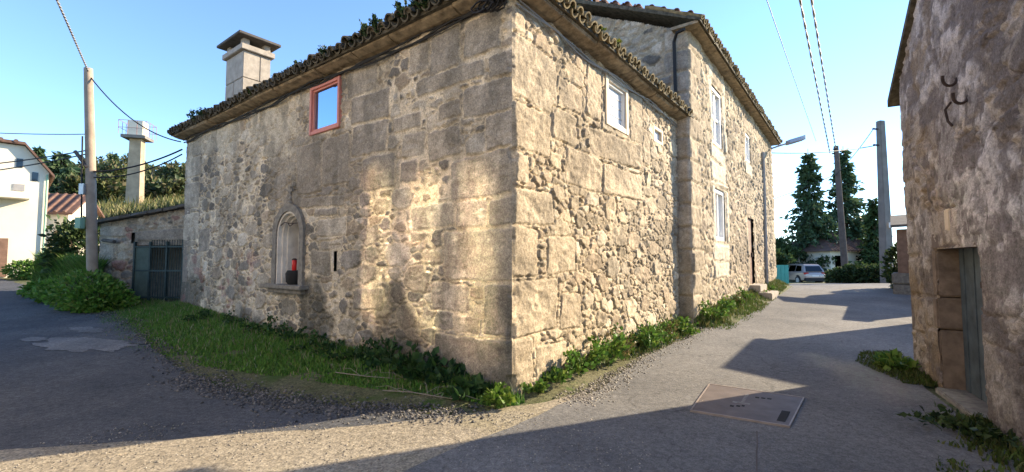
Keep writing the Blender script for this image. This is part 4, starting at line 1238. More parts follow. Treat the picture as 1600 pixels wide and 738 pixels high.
# ------------------------------------------------------------------ grass and weeds
def grass(name, label, n, sampler, h, cols, seed, w_=.010):
    rg = np.random.RandomState(seed)
    p = sampler(rg, n)
    n = len(p)
    a = rg.uniform(0, 6.283, n); hh = h * rg.uniform(.4, 1.3, n) * p[:, 3]
    lean = rg.uniform(.1, .7, n) * hh; b = rg.uniform(0, 6.283, n)
    base = p[:, :3]
    sx = np.stack([np.cos(a), np.sin(a), 0 * a], 1) * (w_ * rg.uniform(.6, 1.4, n))[:, None]
    ln = np.stack([np.cos(b) * lean, np.sin(b) * lean, hh], 1)
    mid = base + ln * np.array([.35, .35, .6])
    V = np.stack([base - sx, base + sx, mid + sx * .7, mid - sx * .7, base + ln], 1).reshape(-1, 3)
    i = np.arange(n)[:, None] * 5
    F = np.concatenate([i + np.array([[0, 1, 2]]), i + np.array([[0, 2, 3]]), i + np.array([[3, 2, 4]])], 0)
    c = np.repeat(colvar(n, cols, seed), 5, 0)
    o = mesh_np(name, V, F, M['leaf'], None, False, c)
    o['kind'] = 'stuff'; o['label'] = label
    return o
def verge_left(rg, n):
    u = rg.uniform(-.2, 15, n); k = rg.uniform(0, 1, n)
    # width of the verge between wall and road
    wd = np.interp(u, [0, 1, 3, 5, 7, 9, 11, 15], [.35, .7, 1.15, 1.7, 2.1, 2.0, 1.6, 1.6])
    d = wd * k ** 1.3
    x = P0[0] + DL[0] * u + NL[0] * d; y = P0[1] + DL[1] * u + NL[1] * d
    dens = (.12 + .88 * sstep(.34, .54, fbm(x * 1.3, y * 1.3, 91) + .30 * (1 - k) - .02)) * sstep(-.5, 3.0, u + .6)
    kp = rg.uniform(0, 1, n) < dens
    z = terr_bank(x, y) - .03
    return np.stack([x, y, z, .35 + .9 * (1 - k)], 1)[kp]
grass('grass', 'short grass on the shaded verge under the shrine wall', 60000, verge_left, .10, [(.085, .19, .03), (.11, .24, .035), (.065, .15, .028), (.14, .23, .045), (.10, .20, .035)], 1)
grass('grass', 'scattered dry stalks among the verge grass', 2600, verge_left, .17, [(.28, .24, .14), (.22, .18, .10), (.33, .3, .2)], 9, .006)
def verge_right(rg, n):
    u = rg.uniform(0, 20, n); k = rg.uniform(0, 1, n)
    wd = np.interp(u, [0, 1.5, 4, 6.4, 9, 14, 20], [.2, .3, .5, .8, .9, .7, .5]); d = wd * k ** 1.2
    n0 = np.where(u < 6.3, 0, .3)
    x = P0[0] + DR[0] * u + NR[0] * (d + n0); y = P0[1] + DR[1] * u + NR[1] * (d + n0)
    kp = rg.uniform(0, 1, n) < sstep(.3, .55, fbm(x * 1.5, y * 1.5, 92) + .3 * (1 - k)) * sstep(2, 5, u + rg.uniform(0, 2, n))
    return np.stack([x, y, terr_bank(x, y) - .03, .4 + .9 * (1 - k)], 1)[kp]
grass('grass', 'sunlit grass strip along the foot of the lane houses', 15000, verge_right, .14, [(.06, .11, .02), (.10, .14, .03), (.16, .15, .06), (.05, .09, .02)], 2)
def rb_foot(rg, n):
    u = rg.uniform(-1.0, 4.5, n); k = rg.uniform(0, 1, n); d = k * np.interp(u, [-1, 0, 1, 2, 3, 4.5], [.5, .7, .35, .25, .6, .8])
    x = RB[0] + DB[0] * u + NB[0] * d; y = RB[1] + DB[1] * u + NB[1] * d
    kp = rg.uniform(0, 1, n) < sstep(.4, .6, fbm(x * 1.8, y * 1.8, 93) + .2 * (1 - k)) * ((u < 1.1) | (u > 2.5))
    return np.stack([x, y, terr(x, y) + .005, .4 + .9 * (1 - k)], 1)[kp]
grass('grass', 'thin grass and moss at the foot of the right house', 6000, rb_foot, .07, [(.06, .10, .02), (.09, .10, .03), (.05, .075, .02)], 3)
def mound(rg, n):
    # bank of tall grass below the outbuilding and the pole
    t = rg.uniform(0, 1, n); k = rg.uniform(0, 1, n)
    x = -16.4 + 5.2 * t - .5 * k; y = 15.6 - 3.4 * t + .8 * k
    return np.stack([x, y, terr(x, y) + .75 * np.sin(np.pi * np.clip(k * .6 + .0, 0, 1)), .6 + .8 * k], 1)
grass('grass', 'tall grass bank below the leaning pole', 15000, mound, .38, [(.08, .17, .025), (.11, .21, .03), (.07, .13, .025), (.15, .19, .05)], 4, .018)
V_, F_ = [], []
def mound_z(x, y): pass
def hillgrass(rg, n):
    x = rg.uniform(-36, -14, n); y = rg.uniform(24, 46, n)
    return np.stack([x, y, hillz(x, y) - .02, rg.uniform(.4, 1.4, n)], 1)
grass('grass', 'dry yellow grass on the hillside behind the outbuilding', 14000, hillgrass, .75, [(.2, .19, .07), (.15, .16, .05), (.11, .13, .04), (.26, .22, .10)], 5, .05)
def coping_grass(rg, n):
    u = rg.uniform(-.2, 2.9, n); d = rg.uniform(-1.2, .15, n)
    x = GO[0] + GD[0] * u + GN[0] * d; y = GO[1] + GD[1] * u + GN[1] * d
    return np.stack([x, y, 2.76 + .15 * u, rg.uniform(.2, 1.3, n)], 1)
grass('grass', 'tufts of dry grass along the coping of the outbuilding', 1800, coping_grass, .22, [(.14, .14, .05), (.09, .11, .03), (.05, .06, .02)], 6, .012)

GW = 'weeds along the house feet'
rw = random.Random(21)
sh_desc = ['broad leaved weed clump in the shade under the shrine wall', ]
# shaded foot of the left wall: broad leaved plants, bigger towards the corner
left_w = [(.35, .30, .26, .26, .085), (.75, .28, .30, .30, .08), (1.15, .30, .32, .36, .085), (1.55, .28, .32, .42, .075), (2.0, .28, .34, .46, .07),
          (2.45, .26, .3, .40, .06), (2.9, .3, .3, .34, .055), (3.4, .25, .3, .3, .05), (4.0, .25, .35, .34, .05), (4.7, .22, .35, .4, .05), (5.4, .22, .38, .55, .05), (6.2, .25, .4, .4, .05), (7.2, .25, .4, .3, .05), (8.4, .3, .4, .25, .05)]
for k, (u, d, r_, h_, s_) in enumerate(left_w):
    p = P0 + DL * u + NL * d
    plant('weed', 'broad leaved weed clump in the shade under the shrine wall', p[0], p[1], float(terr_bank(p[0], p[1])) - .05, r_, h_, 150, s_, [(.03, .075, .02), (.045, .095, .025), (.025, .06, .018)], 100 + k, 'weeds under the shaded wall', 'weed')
right_w = [(.25, .15, .16, .2, .045, 0), (.7, .18, .22, .28, .05, 0), (1.1, .2, .24, .36, .05, 0), (1.55, .2, .28, .5, .055, 0), (2.0, .22, .3, .6, .06, 0), (2.45, .22, .3, .55, .05, 1), (2.9, .25, .3, .5, .05, 1), (3.4, .3, .3, .45, .06, 0), (3.9, .3, .35, .5, .06, 0), (4.5, .35, .3, .45, .05, 1), (5.2, .4, .3, .4, .05, 0), (6.9, .55, .35, .5, .06, 0), (7.6, .6, .35, .6, .06, 0), (8.3, .6, .3, .45, .05, 0), (9.4, .6, .3, .4, .05, 1), (11, .55, .3, .45, .05, 0), (13.2, .6, .35, .4, .05, 1), (15, .6, .3, .35, .05, 0)]
for k, (u, d, r_, h_, s_, dry) in enumerate(right_w):
    p = P0 + DR * u + NR * d
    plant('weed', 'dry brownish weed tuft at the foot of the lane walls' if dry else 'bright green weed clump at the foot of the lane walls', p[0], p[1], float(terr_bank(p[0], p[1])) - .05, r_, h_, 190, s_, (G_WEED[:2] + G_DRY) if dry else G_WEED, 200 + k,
          'dry weeds along the lane walls' if dry else 'green weeds along the lane walls', 'weed')
plant('weed', 'bright yellow green plant right at the sunlit house corner', -.12, 5.13, 0, .2, .24, 170, .055, [(.10, .18, .02), (.14, .2, .03), (.07, .13, .02)], 300, None, 'weed')
p = RB + DB * .25 + NB * .28
plant('weed', 'green broad leaved plant at the foot of the right house', p[0], p[1], .0, .22, .26, 130, .085, G_WEED, 301, None, 'weed')
p = RB + DB * 3.0 + NB * .25
plant('weed', 'low dark weeds in the bottom right beside the plank door', p[0], p[1], .0, .45, .22, 220, .05, G_DARK + G_MID, 302, None, 'weed')
def eave_moss(name, label, O, D, N, L, n, cols, seed):
    rg = np.random.RandomState(seed)
    u = rg.uniform(-.3, L, n); k = sstep(.42, .62, fbm(u * 1.7, u * 0 + seed, seed, 4))
    u = u[rg.uniform(0, 1, n) < k + .12]; n = len(u)
    q = rg.uniform(0, 1, n)
    off = OV - .02 - .5 * q ** 2
    z = EZ + .02 + .13 * rg.uniform(0, 1, n) ** .7 + .40 * .5 * q ** 2
    p = np.stack([O[0] + D[0] * u + N[0] * off, O[1] + D[1] * u + N[1] * off, z], 1)
    dr = np.tile(np.array([N[0] * .5, N[1] * .5, .6]), (n, 1))
    V, F, c = leaf_cloud(p, dr, .028 * rg.uniform(.5, 1.6, n), colvar(n, cols, seed), seed, 1.6)
    o = mesh_np(name, V, F, M['leaf'], None, False, c); o['kind'] = 'stuff'; o['label'] = label
eave_moss('moss', 'dark moss and small ferns matted along the shaded eave tiles', P0, DL, NL, 11.2, 6500, G_DARK + [(.05, .06, .025), (.06, .05, .03)], 3)
eave_moss('moss', 'ochre lichen crusts along the sunlit eave tiles', P0, DR, NR, 6.3, 1500, [(.16, .13, .06), (.12, .12, .04), (.09, .08, .05)], 4)
def pebbles(name, label, n, sampler, size, cols, seed):
    rg = np.random.RandomState(seed)
    x, y = sampler(rg, n); n = len(x); r_ = size * rg.uniform(.3, 1.3, n) ** 1.4
    z = terr(x, y) + .008
    o6 = np.array([[1, 0, 0], [0, 1, 0], [-1, 0, 0], [0, -1, 0], [0, 0, .8], [0, 0, -.5]])
    V = np.stack([x, y, z], 1)[:, None] + o6[None] * r_[:, None, None] * rg.uniform(.55, 1.3, (n, 6, 1))
    f = np.array([[0, 1, 4], [1, 2, 4], [2, 3, 4], [3, 0, 4], [1, 0, 5], [2, 1, 5], [3, 2, 5], [0, 3, 5]])
    F = (np.arange(n)[:, None, None] * 6 + f[None]).reshape(-1, 3)
    o = mesh_np(name, V.reshape(-1, 3), F, M['leaf'], None, False, np.repeat(colvar(n, cols, seed), 6, 0)); o['kind'] = 'stuff'; o['label'] = label
STN = [(.26, .24, .2), (.34, .3, .25), (.18, .165, .15), (.4, .36, .3)]
def apron_pts(rg, n):
    x = rg.uniform(-4.5, 1.2, n); y = rg.uniform(2.6, 5.3, n)
    k = fbm(x * 1.4, y * 1.4, 77)
    m_ = (rg.uniform(0, 1, n) < sstep(.35, .6, k)) & (y < 4.85 + .08 * x)
    return x[m_], y[m_]
pebbles('loose_gravel', 'loose pale gravel strewn over the sunlit apron', 9000, apron_pts, .009, STN, 1)
def edge_pts(rg, n):
    t = rg.uniform(0, 1, n); q = np.array([(-11.5, 12.3), (-8.9, 10.6), (-4.3, 6.2), (-3.0, 5.42), (-1.8, 5.0), (-.4, 4.82)])
    s_ = t * 5; i_ = np.minimum(s_.astype(int), 4); f_ = (s_ - i_)[:, None]
    p = q[i_] * (1 - f_) + q[i_ + 1] * f_ + rg.normal(0, .16, (n, 2))
    return p[:, 0], p[:, 1]
pebbles('loose_gravel', 'crumbled asphalt and grit along the road edge by the verge', 5000, edge_pts, .018, [(.10, .10, .10), (.16, .15, .14), (.22, .2, .18), (.07, .07, .07)], 2)
def lane_pts(rg, n):
    t = rg.uniform(0, 1, n); q = np.array([(.75, 5.3), (2.1, 7.4), (4.2, 9.95), (6.6, 13.2), (9.6, 17.1)])
    s_ = t ** 1.5 * 4; i_ = np.minimum(s_.astype(int), 3); f_ = (s_ - i_)[:, None]
    p = q[i_] * (1 - f_) + q[i_ + 1] * f_ + rg.normal(0, .13, (n, 2))
    return p[:, 0], p[:, 1]
pebbles('loose_gravel', 'grit and small stones along the lane edge below the weeds', 4000, lane_pts, .016, STN, 3)
# ferns on the roof edge
for k, (u, h_, r_) in enumerate([(9.3, .22, .22), (8.8, .2, .2), (4.65, .22, .13), (3.6, .2, .14), (2.5, .18, .13), (2.25, .22, .15), (1.6, .18, .15), (1.25, .12, .12), (.85, .10, .12), (6.4, .10, .1)]):
    p = P0 + DL * u + NL * .34
    plant('fern', 'fern tuft rooted in the eave tiles above the shaded wall', p[0], p[1], 4.98, r_, h_, 130, .04, G_DARK + G_MID, 400 + k, 'ferns on the roof edge', 'fern')
for k, u in enumerate((1.75, 2.3)):
    p = P0 + DR * u + NR * .36
    plant('houseleek', 'small yellow green tuft growing on the sunlit eave tiles', p[0], p[1], 5.02, .10, .1, 60, .03, [(.22, .22, .03), (.16, .2, .03)], 420 + k, 'yellow tufts on the eave', 'plant')

# ------------------------------------------------------------------ far left houses, tower, trees
def simple_house(name, label, corner, D, N, wlen, dep, zb, ze, pitch, wall_m, roof_m, gable_on_D=True, ov=.35):
    """corner: 2-D; gable wall along D (length wlen), depth along -N"""
    o = thing(name, label, 'house', (corner[0], corner[1], zb))
    ridge = ze + wlen / 2 * pitch
    prof = [(0, zb - .5), (wlen, zb - .5), (wlen, ze), (wlen / 2, ridge), (0, ze)]
    mb = MB()
    vs = [W(corner, D, N, u, n, z) for n in (0, -dep) for u, z in prof]
    mb.add(vs, [[4, 3, 2, 1, 0], [5, 6, 7, 8, 9]] + [[i, (i + 1) % 5, 5 + (i + 1) % 5, 5 + i] for i in range(5)])
    mb.build('wall', wall_m, o)
    mb = MB()
    for a, s in ((-ov, 1), (wlen + ov, -1)):
        z0 = ze - ov * pitch + .02; m_ = wlen / 2
        vs = [W(corner, D, N, u, n, z + dz) for dz in (.0, .14) for u, z in ((a, z0), (m_, ridge + .02)) for n in (.3, -dep - .3)]
        mb.add(vs, [[0, 1, 3, 2], [4, 6, 7, 5], [0, 4, 5, 1], [2, 3, 7, 6], [0, 2, 6, 4], [1, 5, 7, 3]])
        # rolls of tile on the slope
        L_ = math.hypot(m_ + ov, ridge - z0)
        for k in range(int(dep / .45)):
            n = -.1 - k * .45
            mb.tube([W(corner, D, N, a, n, z0 + .14), W(corner, D, N, m_, n, ridge + .16)], .09, 6)
    mb.build('roof', roof_m, o)
    return o
hc = np.array([-21.55, 21.0]); hD = np.array([-.66, -.75]); hN = np.array([.75, -.66])
wh = thing('white_house', 'large sunlit cream white house at the far left edge with a porch slab', 'house', (hc[0], hc[1], .9))
dpt = np.array([-.74, .67])      # long side of the house runs straight away from the lane
prof = [(0, .4), (8, .4), (8, 6.85), (.82, 6.8), (0, 5.68)]
def whp(u, z, f, b): 
    q = hc + hD * u + hN * f + dpt * b
    return (q[0], q[1], z)
mb = MB(); vs = [whp(u, z, 0, b) for b in (0, 8) for u, z in prof]
mb.add(vs, [[4, 3, 2, 1, 0], [5, 6, 7, 8, 9]] + [[i, (i + 1) % 5, 5 + (i + 1) % 5, 5 + i] for i in range(5)])
mb.build('wall', M['plaster'], wh)
mb = MB()
for (u0, z0, u1, z1) in ((-.18, 5.45, .82, 6.83), (.82, 6.83, 8.2, 6.9)):
    vs = [whp(u, z + dz, f, b) for dz in (0, .12) for u, z in ((u0, z0), (u1, z1)) for f, b in ((.25, 0), (0, 8.2))]
    mb.add(vs, [[0, 1, 3, 2], [4, 6, 7, 5], [0, 4, 5, 1], [2, 3, 7, 6], [0, 2, 6, 4], [1, 5, 7, 3]])
for k in range(16): mb.tube([whp(1.1 + k * .45, 6.94, .28, 0), whp(1.1 + k * .45, 7.02, 0, 8.2)], .085, 7)
mb.build('roof', M['tile_red'], wh)
for (u, z) in ((.45, 5.55), (.95, 6.1)):
    mb = MB(); wbox(mb, hc, hD, hN, u - .1, u + .1, -.02, .03, z - .3, z + .1); mb.build('window', M['glass_dark'], wh)
mb = MB(); wbox(mb, hc, hD, hN, .6, 8, .0, .8, 4.35, 4.47); mb.build('porch_roof', M['plaster'], wh)
mb = MB(); wbox(mb, hc, hD, hN, .75, 1.1, -.02, .04, 4.75, 5.05); mb.build('window', M['cable_grey'], wh)
mb = MB(); wbox(mb, hc, hD, hN, 1.15, 1.9, -.02, .05, .9, 2.6); mb.build('door', M['doorbrown'], wh)
mb = MB(); mb.tube([W(hc, hD, hN, .06, .08, .9), W(hc, hD, hN, .06, .08, 5.6)], .035, 8); mb.build('downpipe', M['greenpipe'], wh)
simple_house('cottage', 'small cream cottage with a red tiled roof behind the white house', np.array([-27.0, 27.6]), np.array([-.3, .954]), np.array([.954, .3]), 3.2, 4.5, 1.2, 4.55, .72, M['plaster'], M['tile_red'], ov=.25)
simple_house('lean_to', 'pale low lean to between the white house and the ivy', np.array([-22.5, 23.6]), np.array([-.9, .44]), np.array([.44, .9]) * -1, 2.0, 3, .9, 3.0, .3, M['plaster'], M['tile'], ov=.12)

tw = thing('water_tower', 'tall pale concrete water tower with a railed platform on the hillside', 'tower', (-33.4, 40, 6.2))
tx, ty = -33.35, 40.0
mb = MB(); mb.box((tx, ty, 9.4), (1.05, .95, 7.4), (1, .3), .8); mb.build('shaft', M['concl'] if 'concl' in M else mat('pale tower concrete', (.36, .28, .19), .9, .3, 1.2, .4), tw)
mb = MB(); mb.box((tx, ty, 12.5), (1.8, 1.7, .26), (1, .3)); mb.build('platform', M['conc'], tw)
mb = MB(); mb.box((tx, ty, 13.3), (1.2, 1.0, 1.35), (1, .3)); mb.build('tank', M['plaster'], tw, bevel=.05)
mb = MB()
ax = Vector((1, .3, 0)).normalized(); bx = Vector((-ax.y, ax.x, 0))
cor_ = [Vector((tx, ty, 12.6)) + ax * i * 1.02 + bx * j * .95 for i, j in ((-1, -1), (1, -1), (1, 1), (-1, 1))]
for i in range(4):
    a, b = cor_[i], cor_[(i + 1) % 4]
    for t in (0, .33, .66): p = a.lerp(b, t); mb.tube([p, p + Vector((0, 0, 1.25))], .02, 5)
    for h_ in (.6, 1.25): mb.tube([a + Vector((0, 0, h_)), b + Vector((0, 0, h_))], .02, 5)
mb.build('railing', M['rustred'] if 'rustred' in M else mat('red painted railing', (.30, .12, .10), .6, .2, 4, 0), tw)

GT = 'trees on the hill at left'
def at(px, py, Y):
    """point at depth Y seen at (px, py) of the 1600 px layout sketch"""
    th = math.radians(3.14); a = (px - 800) / 711; b = (369 - py) / 711
    d = (a, math.cos(th) - b * math.sin(th), math.sin(th) + b * math.cos(th)); t = Y / d[1]
    return d[0] * t, Y, EYE + d[2] * t
hz_trees = [(62, 226, 60, 'c', 3.2), (98, 236, 45, 'c', 2.8), (120, 262, 50, 'b', 3), (148, 252, 62, 'b', 4), (176, 236, 66, 'c', 2.6), (182, 258, 55, 'b', 3.2), (205, 250, 70, 'b', 4), (232, 262, 70, 'b', 4),
            (255, 254, 60, 'b', 3.6), (278, 258, 62, 'b', 3.4), (298, 262, 60, 'b', 3.5), (40, 236, 66, 'b', 4), (160, 285, 42, 'b', 2.2), (268, 290, 45, 'b', 2.6), (238, 296, 48, 'b', 2.4), (128, 292, 44, 'b', 2.0)]
for k, (px, py, Y, kd, r_) in enumerate(hz_trees):
    x, y, zt_ = at(px, py, Y)
    zb = float(hillz(np.array(x), np.array(Y)))
    if kd == 'c':
        conifer('conifer', 'dark pointed conifer on the hill at left', x, y, zb - .5, zt_ - zb + .5, r_, 500 + k, G_CON, 'conifers on the hill', 110, 26, .3)
    else:
        broad_tree('tree', 'rounded olive green tree on the hill at left', x, y, zb - .5, max(3, zt_ - zb + .7), r_, 2200, .30, [(.075, .10, .035), (.11, .12, .045), (.05, .075, .03), (.14, .12, .06)], 500 + k, GT)
# ivy covered block beside the pole, shrubs by the white house
def bush(name, label, x, y, z, rx, ry, h, n, size, cols, seed, group=None, boxy=False):
    rg = np.random.RandomState(seed)
    o = thing(name, label, 'bush', (x, y, z), group)
    mb = MB()
    for k in range(9):
        a = rg.uniform(0, 6.283); q = rg.uniform(.2, .7)
        mb.tube([(x, y, z - .1), (x + math.cos(a) * rx * q * .6, y + math.sin(a) * ry * q * .6, z + h * .4), (x + math.cos(a) * rx * q, y + math.sin(a) * ry * q, z + h * .8)], .03, 5, .01)
    mb.build('stem', M['bark'], o)
    v = rg.normal(0, 1, (n, 3)); v /= np.linalg.norm(v, axis=1, keepdims=True)
    if boxy: v = v / np.max(np.abs(v), axis=1, keepdims=True) * (.75 + .25 * rg.uniform(0, 1, (n, 1)))
    f = .55 + .5 * rg.uniform(0, 1, (n, 1)) ** .6
    lum = .80 + .4 * fbm(v[:, 0] * 2 + seed, v[:, 2] * 2 + v[:, 1], seed)[:, None]
    p = np.array([x, y, z + h * .48]) + v * f * lum * np.array([rx, ry, h * .52])
    p[:, 2] = np.maximum(p[:, 2], z)
    V, F, c = leaf_cloud(p, v, size * rg.uniform(.6, 1.4, n), colvar(n, cols, seed), seed)
    mesh_np('foliage', V, F, M['leaf'], o, False, c)
    return o
bush('ivy_bush', 'tall square ivy mass left of the leaning pole', -14.5, 15.3, .55, .55, .7, 2.35, 3600, .10, G_MID + [(.05, .07, .02)], 601, None, True)
for k, (px, py, Y, r_, h_) in enumerate([(40, 428, 19.5, .7, .75), (60, 432, 19.5, .5, .6)]):
    x, y, z = at(px, py, Y); bush('bush', 'low green shrub below the white house, ' + ('larger left one' if k == 0 else 'smaller right one'), x, y, .85, r_, .5, h_, 900, .08, G_WEED, 610 + k, 'shrubs by the white house')
for k, (px, Y, r_, h_) in enumerate([(84, 14.4, .7, .55), (110, 13.4, .75, .75), (138, 12.1, .7, 1.0), (158, 11.9, .5, .75), (178, 12.1, .4, .4)]):
    x, y, z = at(px, 440, Y); bush('bramble', 'green bramble heap on the bank below the leaning pole', x, y, float(terr(np.array(x), np.array(y))) - .1, r_, .7, h_, 1700, .07, G_BANK, 620 + k, 'brambles below the pole')

# ------------------------------------------------------------------ far right
conifer('conifer', 'tall dark conifer left of the dark pole, behind the parked car', 29.6, 45, -.4, 13.2, 3.3, 701, G_CON, None, 330, 27, .25, .85)
conifer('conifer', 'tall dark conifer directly behind the dark pole', 34.6, 47, -.4, 14.0, 4.0, 702, G_CON, None, 330, 27, .25, .95)
conifer('conifer', 'thin sparse conifer partly hidden behind the concrete pole', 33.5, 42, -.4, 8.0, 1.7, 703, G_MID, None, 160, 26, .22)
for k, (px, Y, r_, h_) in enumerate([(1222, 44, 1.8, 4.2), (1210, 40, 1.4, 3.0), (1290, 43, 1.5, 2.6)]):
    x, y, z = at(px, 430, Y); broad_tree('tree', 'small dark green tree behind the parked car, ' + ('beside the long house', 'half hidden by the long house', 'right of the car')[k], x, y, -.4, h_, r_, 1800, .2, G_MID, 710 + k, 'small trees behind the car')
x0, y0, _ = at(1294, 400, 42)
fh = thing('bungalow', 'white bungalow with red tiled roof and white chimney beyond the lane', 'house', (x0 + 3, 44, 0))
hd_ = np.array([.93, .37]); hn_ = np.array([.37, -.93]); ho = np.array([x0 + .2, 42.0])
mb = MB(); wbox(mb, ho, hd_, hn_, 0, 9, -6, 0, -.6, 2.55); mb.build('wall', M['plaster'], fh)
mb = MB()
def hp(u, n, z): return W(ho, hd_, hn_, u, n, z)
mb.add([hp(-.5, .5, 2.5), hp(9.5, .5, 2.5), hp(9.5, -6.5, 2.5), hp(-.5, -6.5, 2.5), hp(3, -3, 4.55), hp(6.5, -3, 4.55)], [[0, 1, 5, 4], [1, 2, 5], [2, 3, 4, 5], [3, 0, 4], [3, 2, 1, 0]])
for k in range(22):
    u = -.3 + k * .45; t0 = max(0, min(1, (u + .5) / 3.5)); t0 = min(t0, max(0, min(1, (9.5 - u) / 3.0)))
    mb.tube([hp(u, .5, 2.56), hp(u, .5 - 3.5 * t0, 2.56 + 2.05 * t0)], .09, 5)
rf = mb.build('roof', M['tile_red'], fh)
mb = MB(); wbox(mb, ho, hd_, hn_, 1.9, 2.7, -2.6, -1.9, 3.2, 5.2); wbox(mb, ho, hd_, hn_, 1.8, 2.8, -2.7, -1.8, 5.2, 5.3); mb.build('chimney', M['white'], rf)
for u in (.6, 3.6):
    mb = MB(); wbox(mb, ho, hd_, hn_, u, u + 1, -.05, .03, 1.0, 2.1); mb.build('window', M['glass_dark'], fh)

# garden wall with hedge on the right side of the lane
gx0, gy0, _ = at(1308, 430, 28); gx1, gy1, _ = at(1392, 430, 26)
HO = np.array([gx0, gy0]); HD = np.array([gx1 - gx0, gy1 - gy0]); HL = float(np.hypot(*HD)); HD = HD / HL; HNn = np.array([HD[1], -HD[0]])
gw = thing('garden_wall', 'low mossy stone garden wall under the hedge across the lane', 'wall', (gx0, gy0, 0))
stone_wall('wall', gw, HO, HD, HNn, 0, HL + 1.5, -.5, 1.1, .05, 77, [], PAL_L, (.2, .18, .14), M['stone_far'], RAD_U, 1.4, .016, .04, [], None, 0, None)
mb = MB(); wbox(mb, HO, HD, HNn, 0, HL + 1.5, -.5, -.06, -.5, 1.06); mb.build('wall_core', M['core'], gw)
for k in range(6):
    u = HL * (k + .2) / 5.6; p = HO + HD * u + HNn * (.25 if k % 2 else -.25)
    bush('hedge_bush', 'leafy hedge shrub spilling over the garden wall', p[0], p[1], -.1, .8 + .12 * (k % 3), .6, 1.25 + .12 * ((k * 7) % 3), 1500, .11, G_MID + G_DARK[:1] + [(.06, .08, .03)], 730 + k, 'hedge shrubs on the garden wall')
tx0, ty0, _ = at(1212, 430, 34)
tf = thing('fence_panel', 'teal sheet fence at the end of the long house', 'fence', (tx0, ty0, -.1))
mb = MB()
for k in range(7): mb.box((tx0 + k * .18, ty0 + .3 * k * .18, .45), (.172, .05 + .02 * (k % 2), 1.7), (1, .3))
mb.build('panel', M['teal'], tf)
mb = MB()
for k in (0, 3, 6): mb.box((tx0 + k * .18, ty0 + .3 * k * .18 + .08, .45), (.07, .07, 1.6), (1, .3))
mb.build('posts', M['galv'], tf)
# shed behind the right house
shp = np.array([14.55, 17.2]); sd_ = np.array([.764, -.645]); sn_ = np.array([-.645, -.764])
shd = thing('shed', 'dark low shed with a stone base just behind the right house', 'shed', (shp[0], shp[1], .3))
mb = MB(); wbox(mb, shp, sd_, sn_, 0, 3.5, -2, 0, 1.15, 2.8); mb.build('wall', M['doorbrown'], shd)
mb = MB()
for k in range(3): wbox(mb, shp, sd_, sn_, -.15 - .02 * k, 3.6, -2.1, .22 + .02 * (k % 2), -.1 + k * .42, .30 + k * .42)
mb.build('stone_base', M['nichestone'], shd, bevel=.04)
mb = MB(); vs = [W(shp, sd_, sn_, u, n, z) for dz in (0, .10) for u, n, z in ((-.16, .3, 2.85 + dz), (3.8, .3, 2.95 + dz), (3.8, -2.2, 3.5 + dz), (-.16, -2.2, 3.4 + dz))]
mb.hexa(vs); mb.build('roof', M['slab'], shd)
x, y, _ = at(1400, 400, 18.5)
bush('bush', 'dark ivy bush squeezed between the shed and the concrete pole', x + .75, 19.2, .3, .5, .5, 2.0, 1300, .1, G_DARK + G_MID, 760)

# unseen block and wall added behind the right house to shade the lane
oO = np.array([10.5, 9.95]); oD = np.array([.58, .815]); oN = np.array([-.815, .58])
oh = thing('shade_block', 'added stone block, unseen behind the right house, shading the lane', 'shade_block', (oO[0], oO[1], 0))
mb = MB(); wbox(mb, oO, oD, oN, 0, 2.1, -1.8, 0, -.2, 3.4); mb.build('wall', M['core'], oh)
mb = MB(); mb.hexa([W(oO, oD, oN, u, n, z + dz) for dz in (0, .1) for u, n, z in ((-.2, .12, 3.42), (2.3, .12, 3.42), (2.3, -2, 3.7), (-.2, -2, 3.7))]); mb.build('roof', M['tile'], oh)
yO = np.array([12.45, 12.7]); yD = np.array([.6, .8]); yN = np.array([-.8, .6])
yw = thing('shade_wall', 'plain stone wall added unseen behind the right house to shade the lane', 'wall', (yO[0], yO[1], 0))
mb = MB(); wbox(mb, yO, yD, yN, .5, 3.4, -.4, 0, -.2, 2.35); mb.build('wall', M['core'], yw)
mb = MB(); wbox(mb, yO, yD, yN, .45, 3.45, -.46, .06, 2.353, 2.45); mb.build('coping', M['slab'], yw)

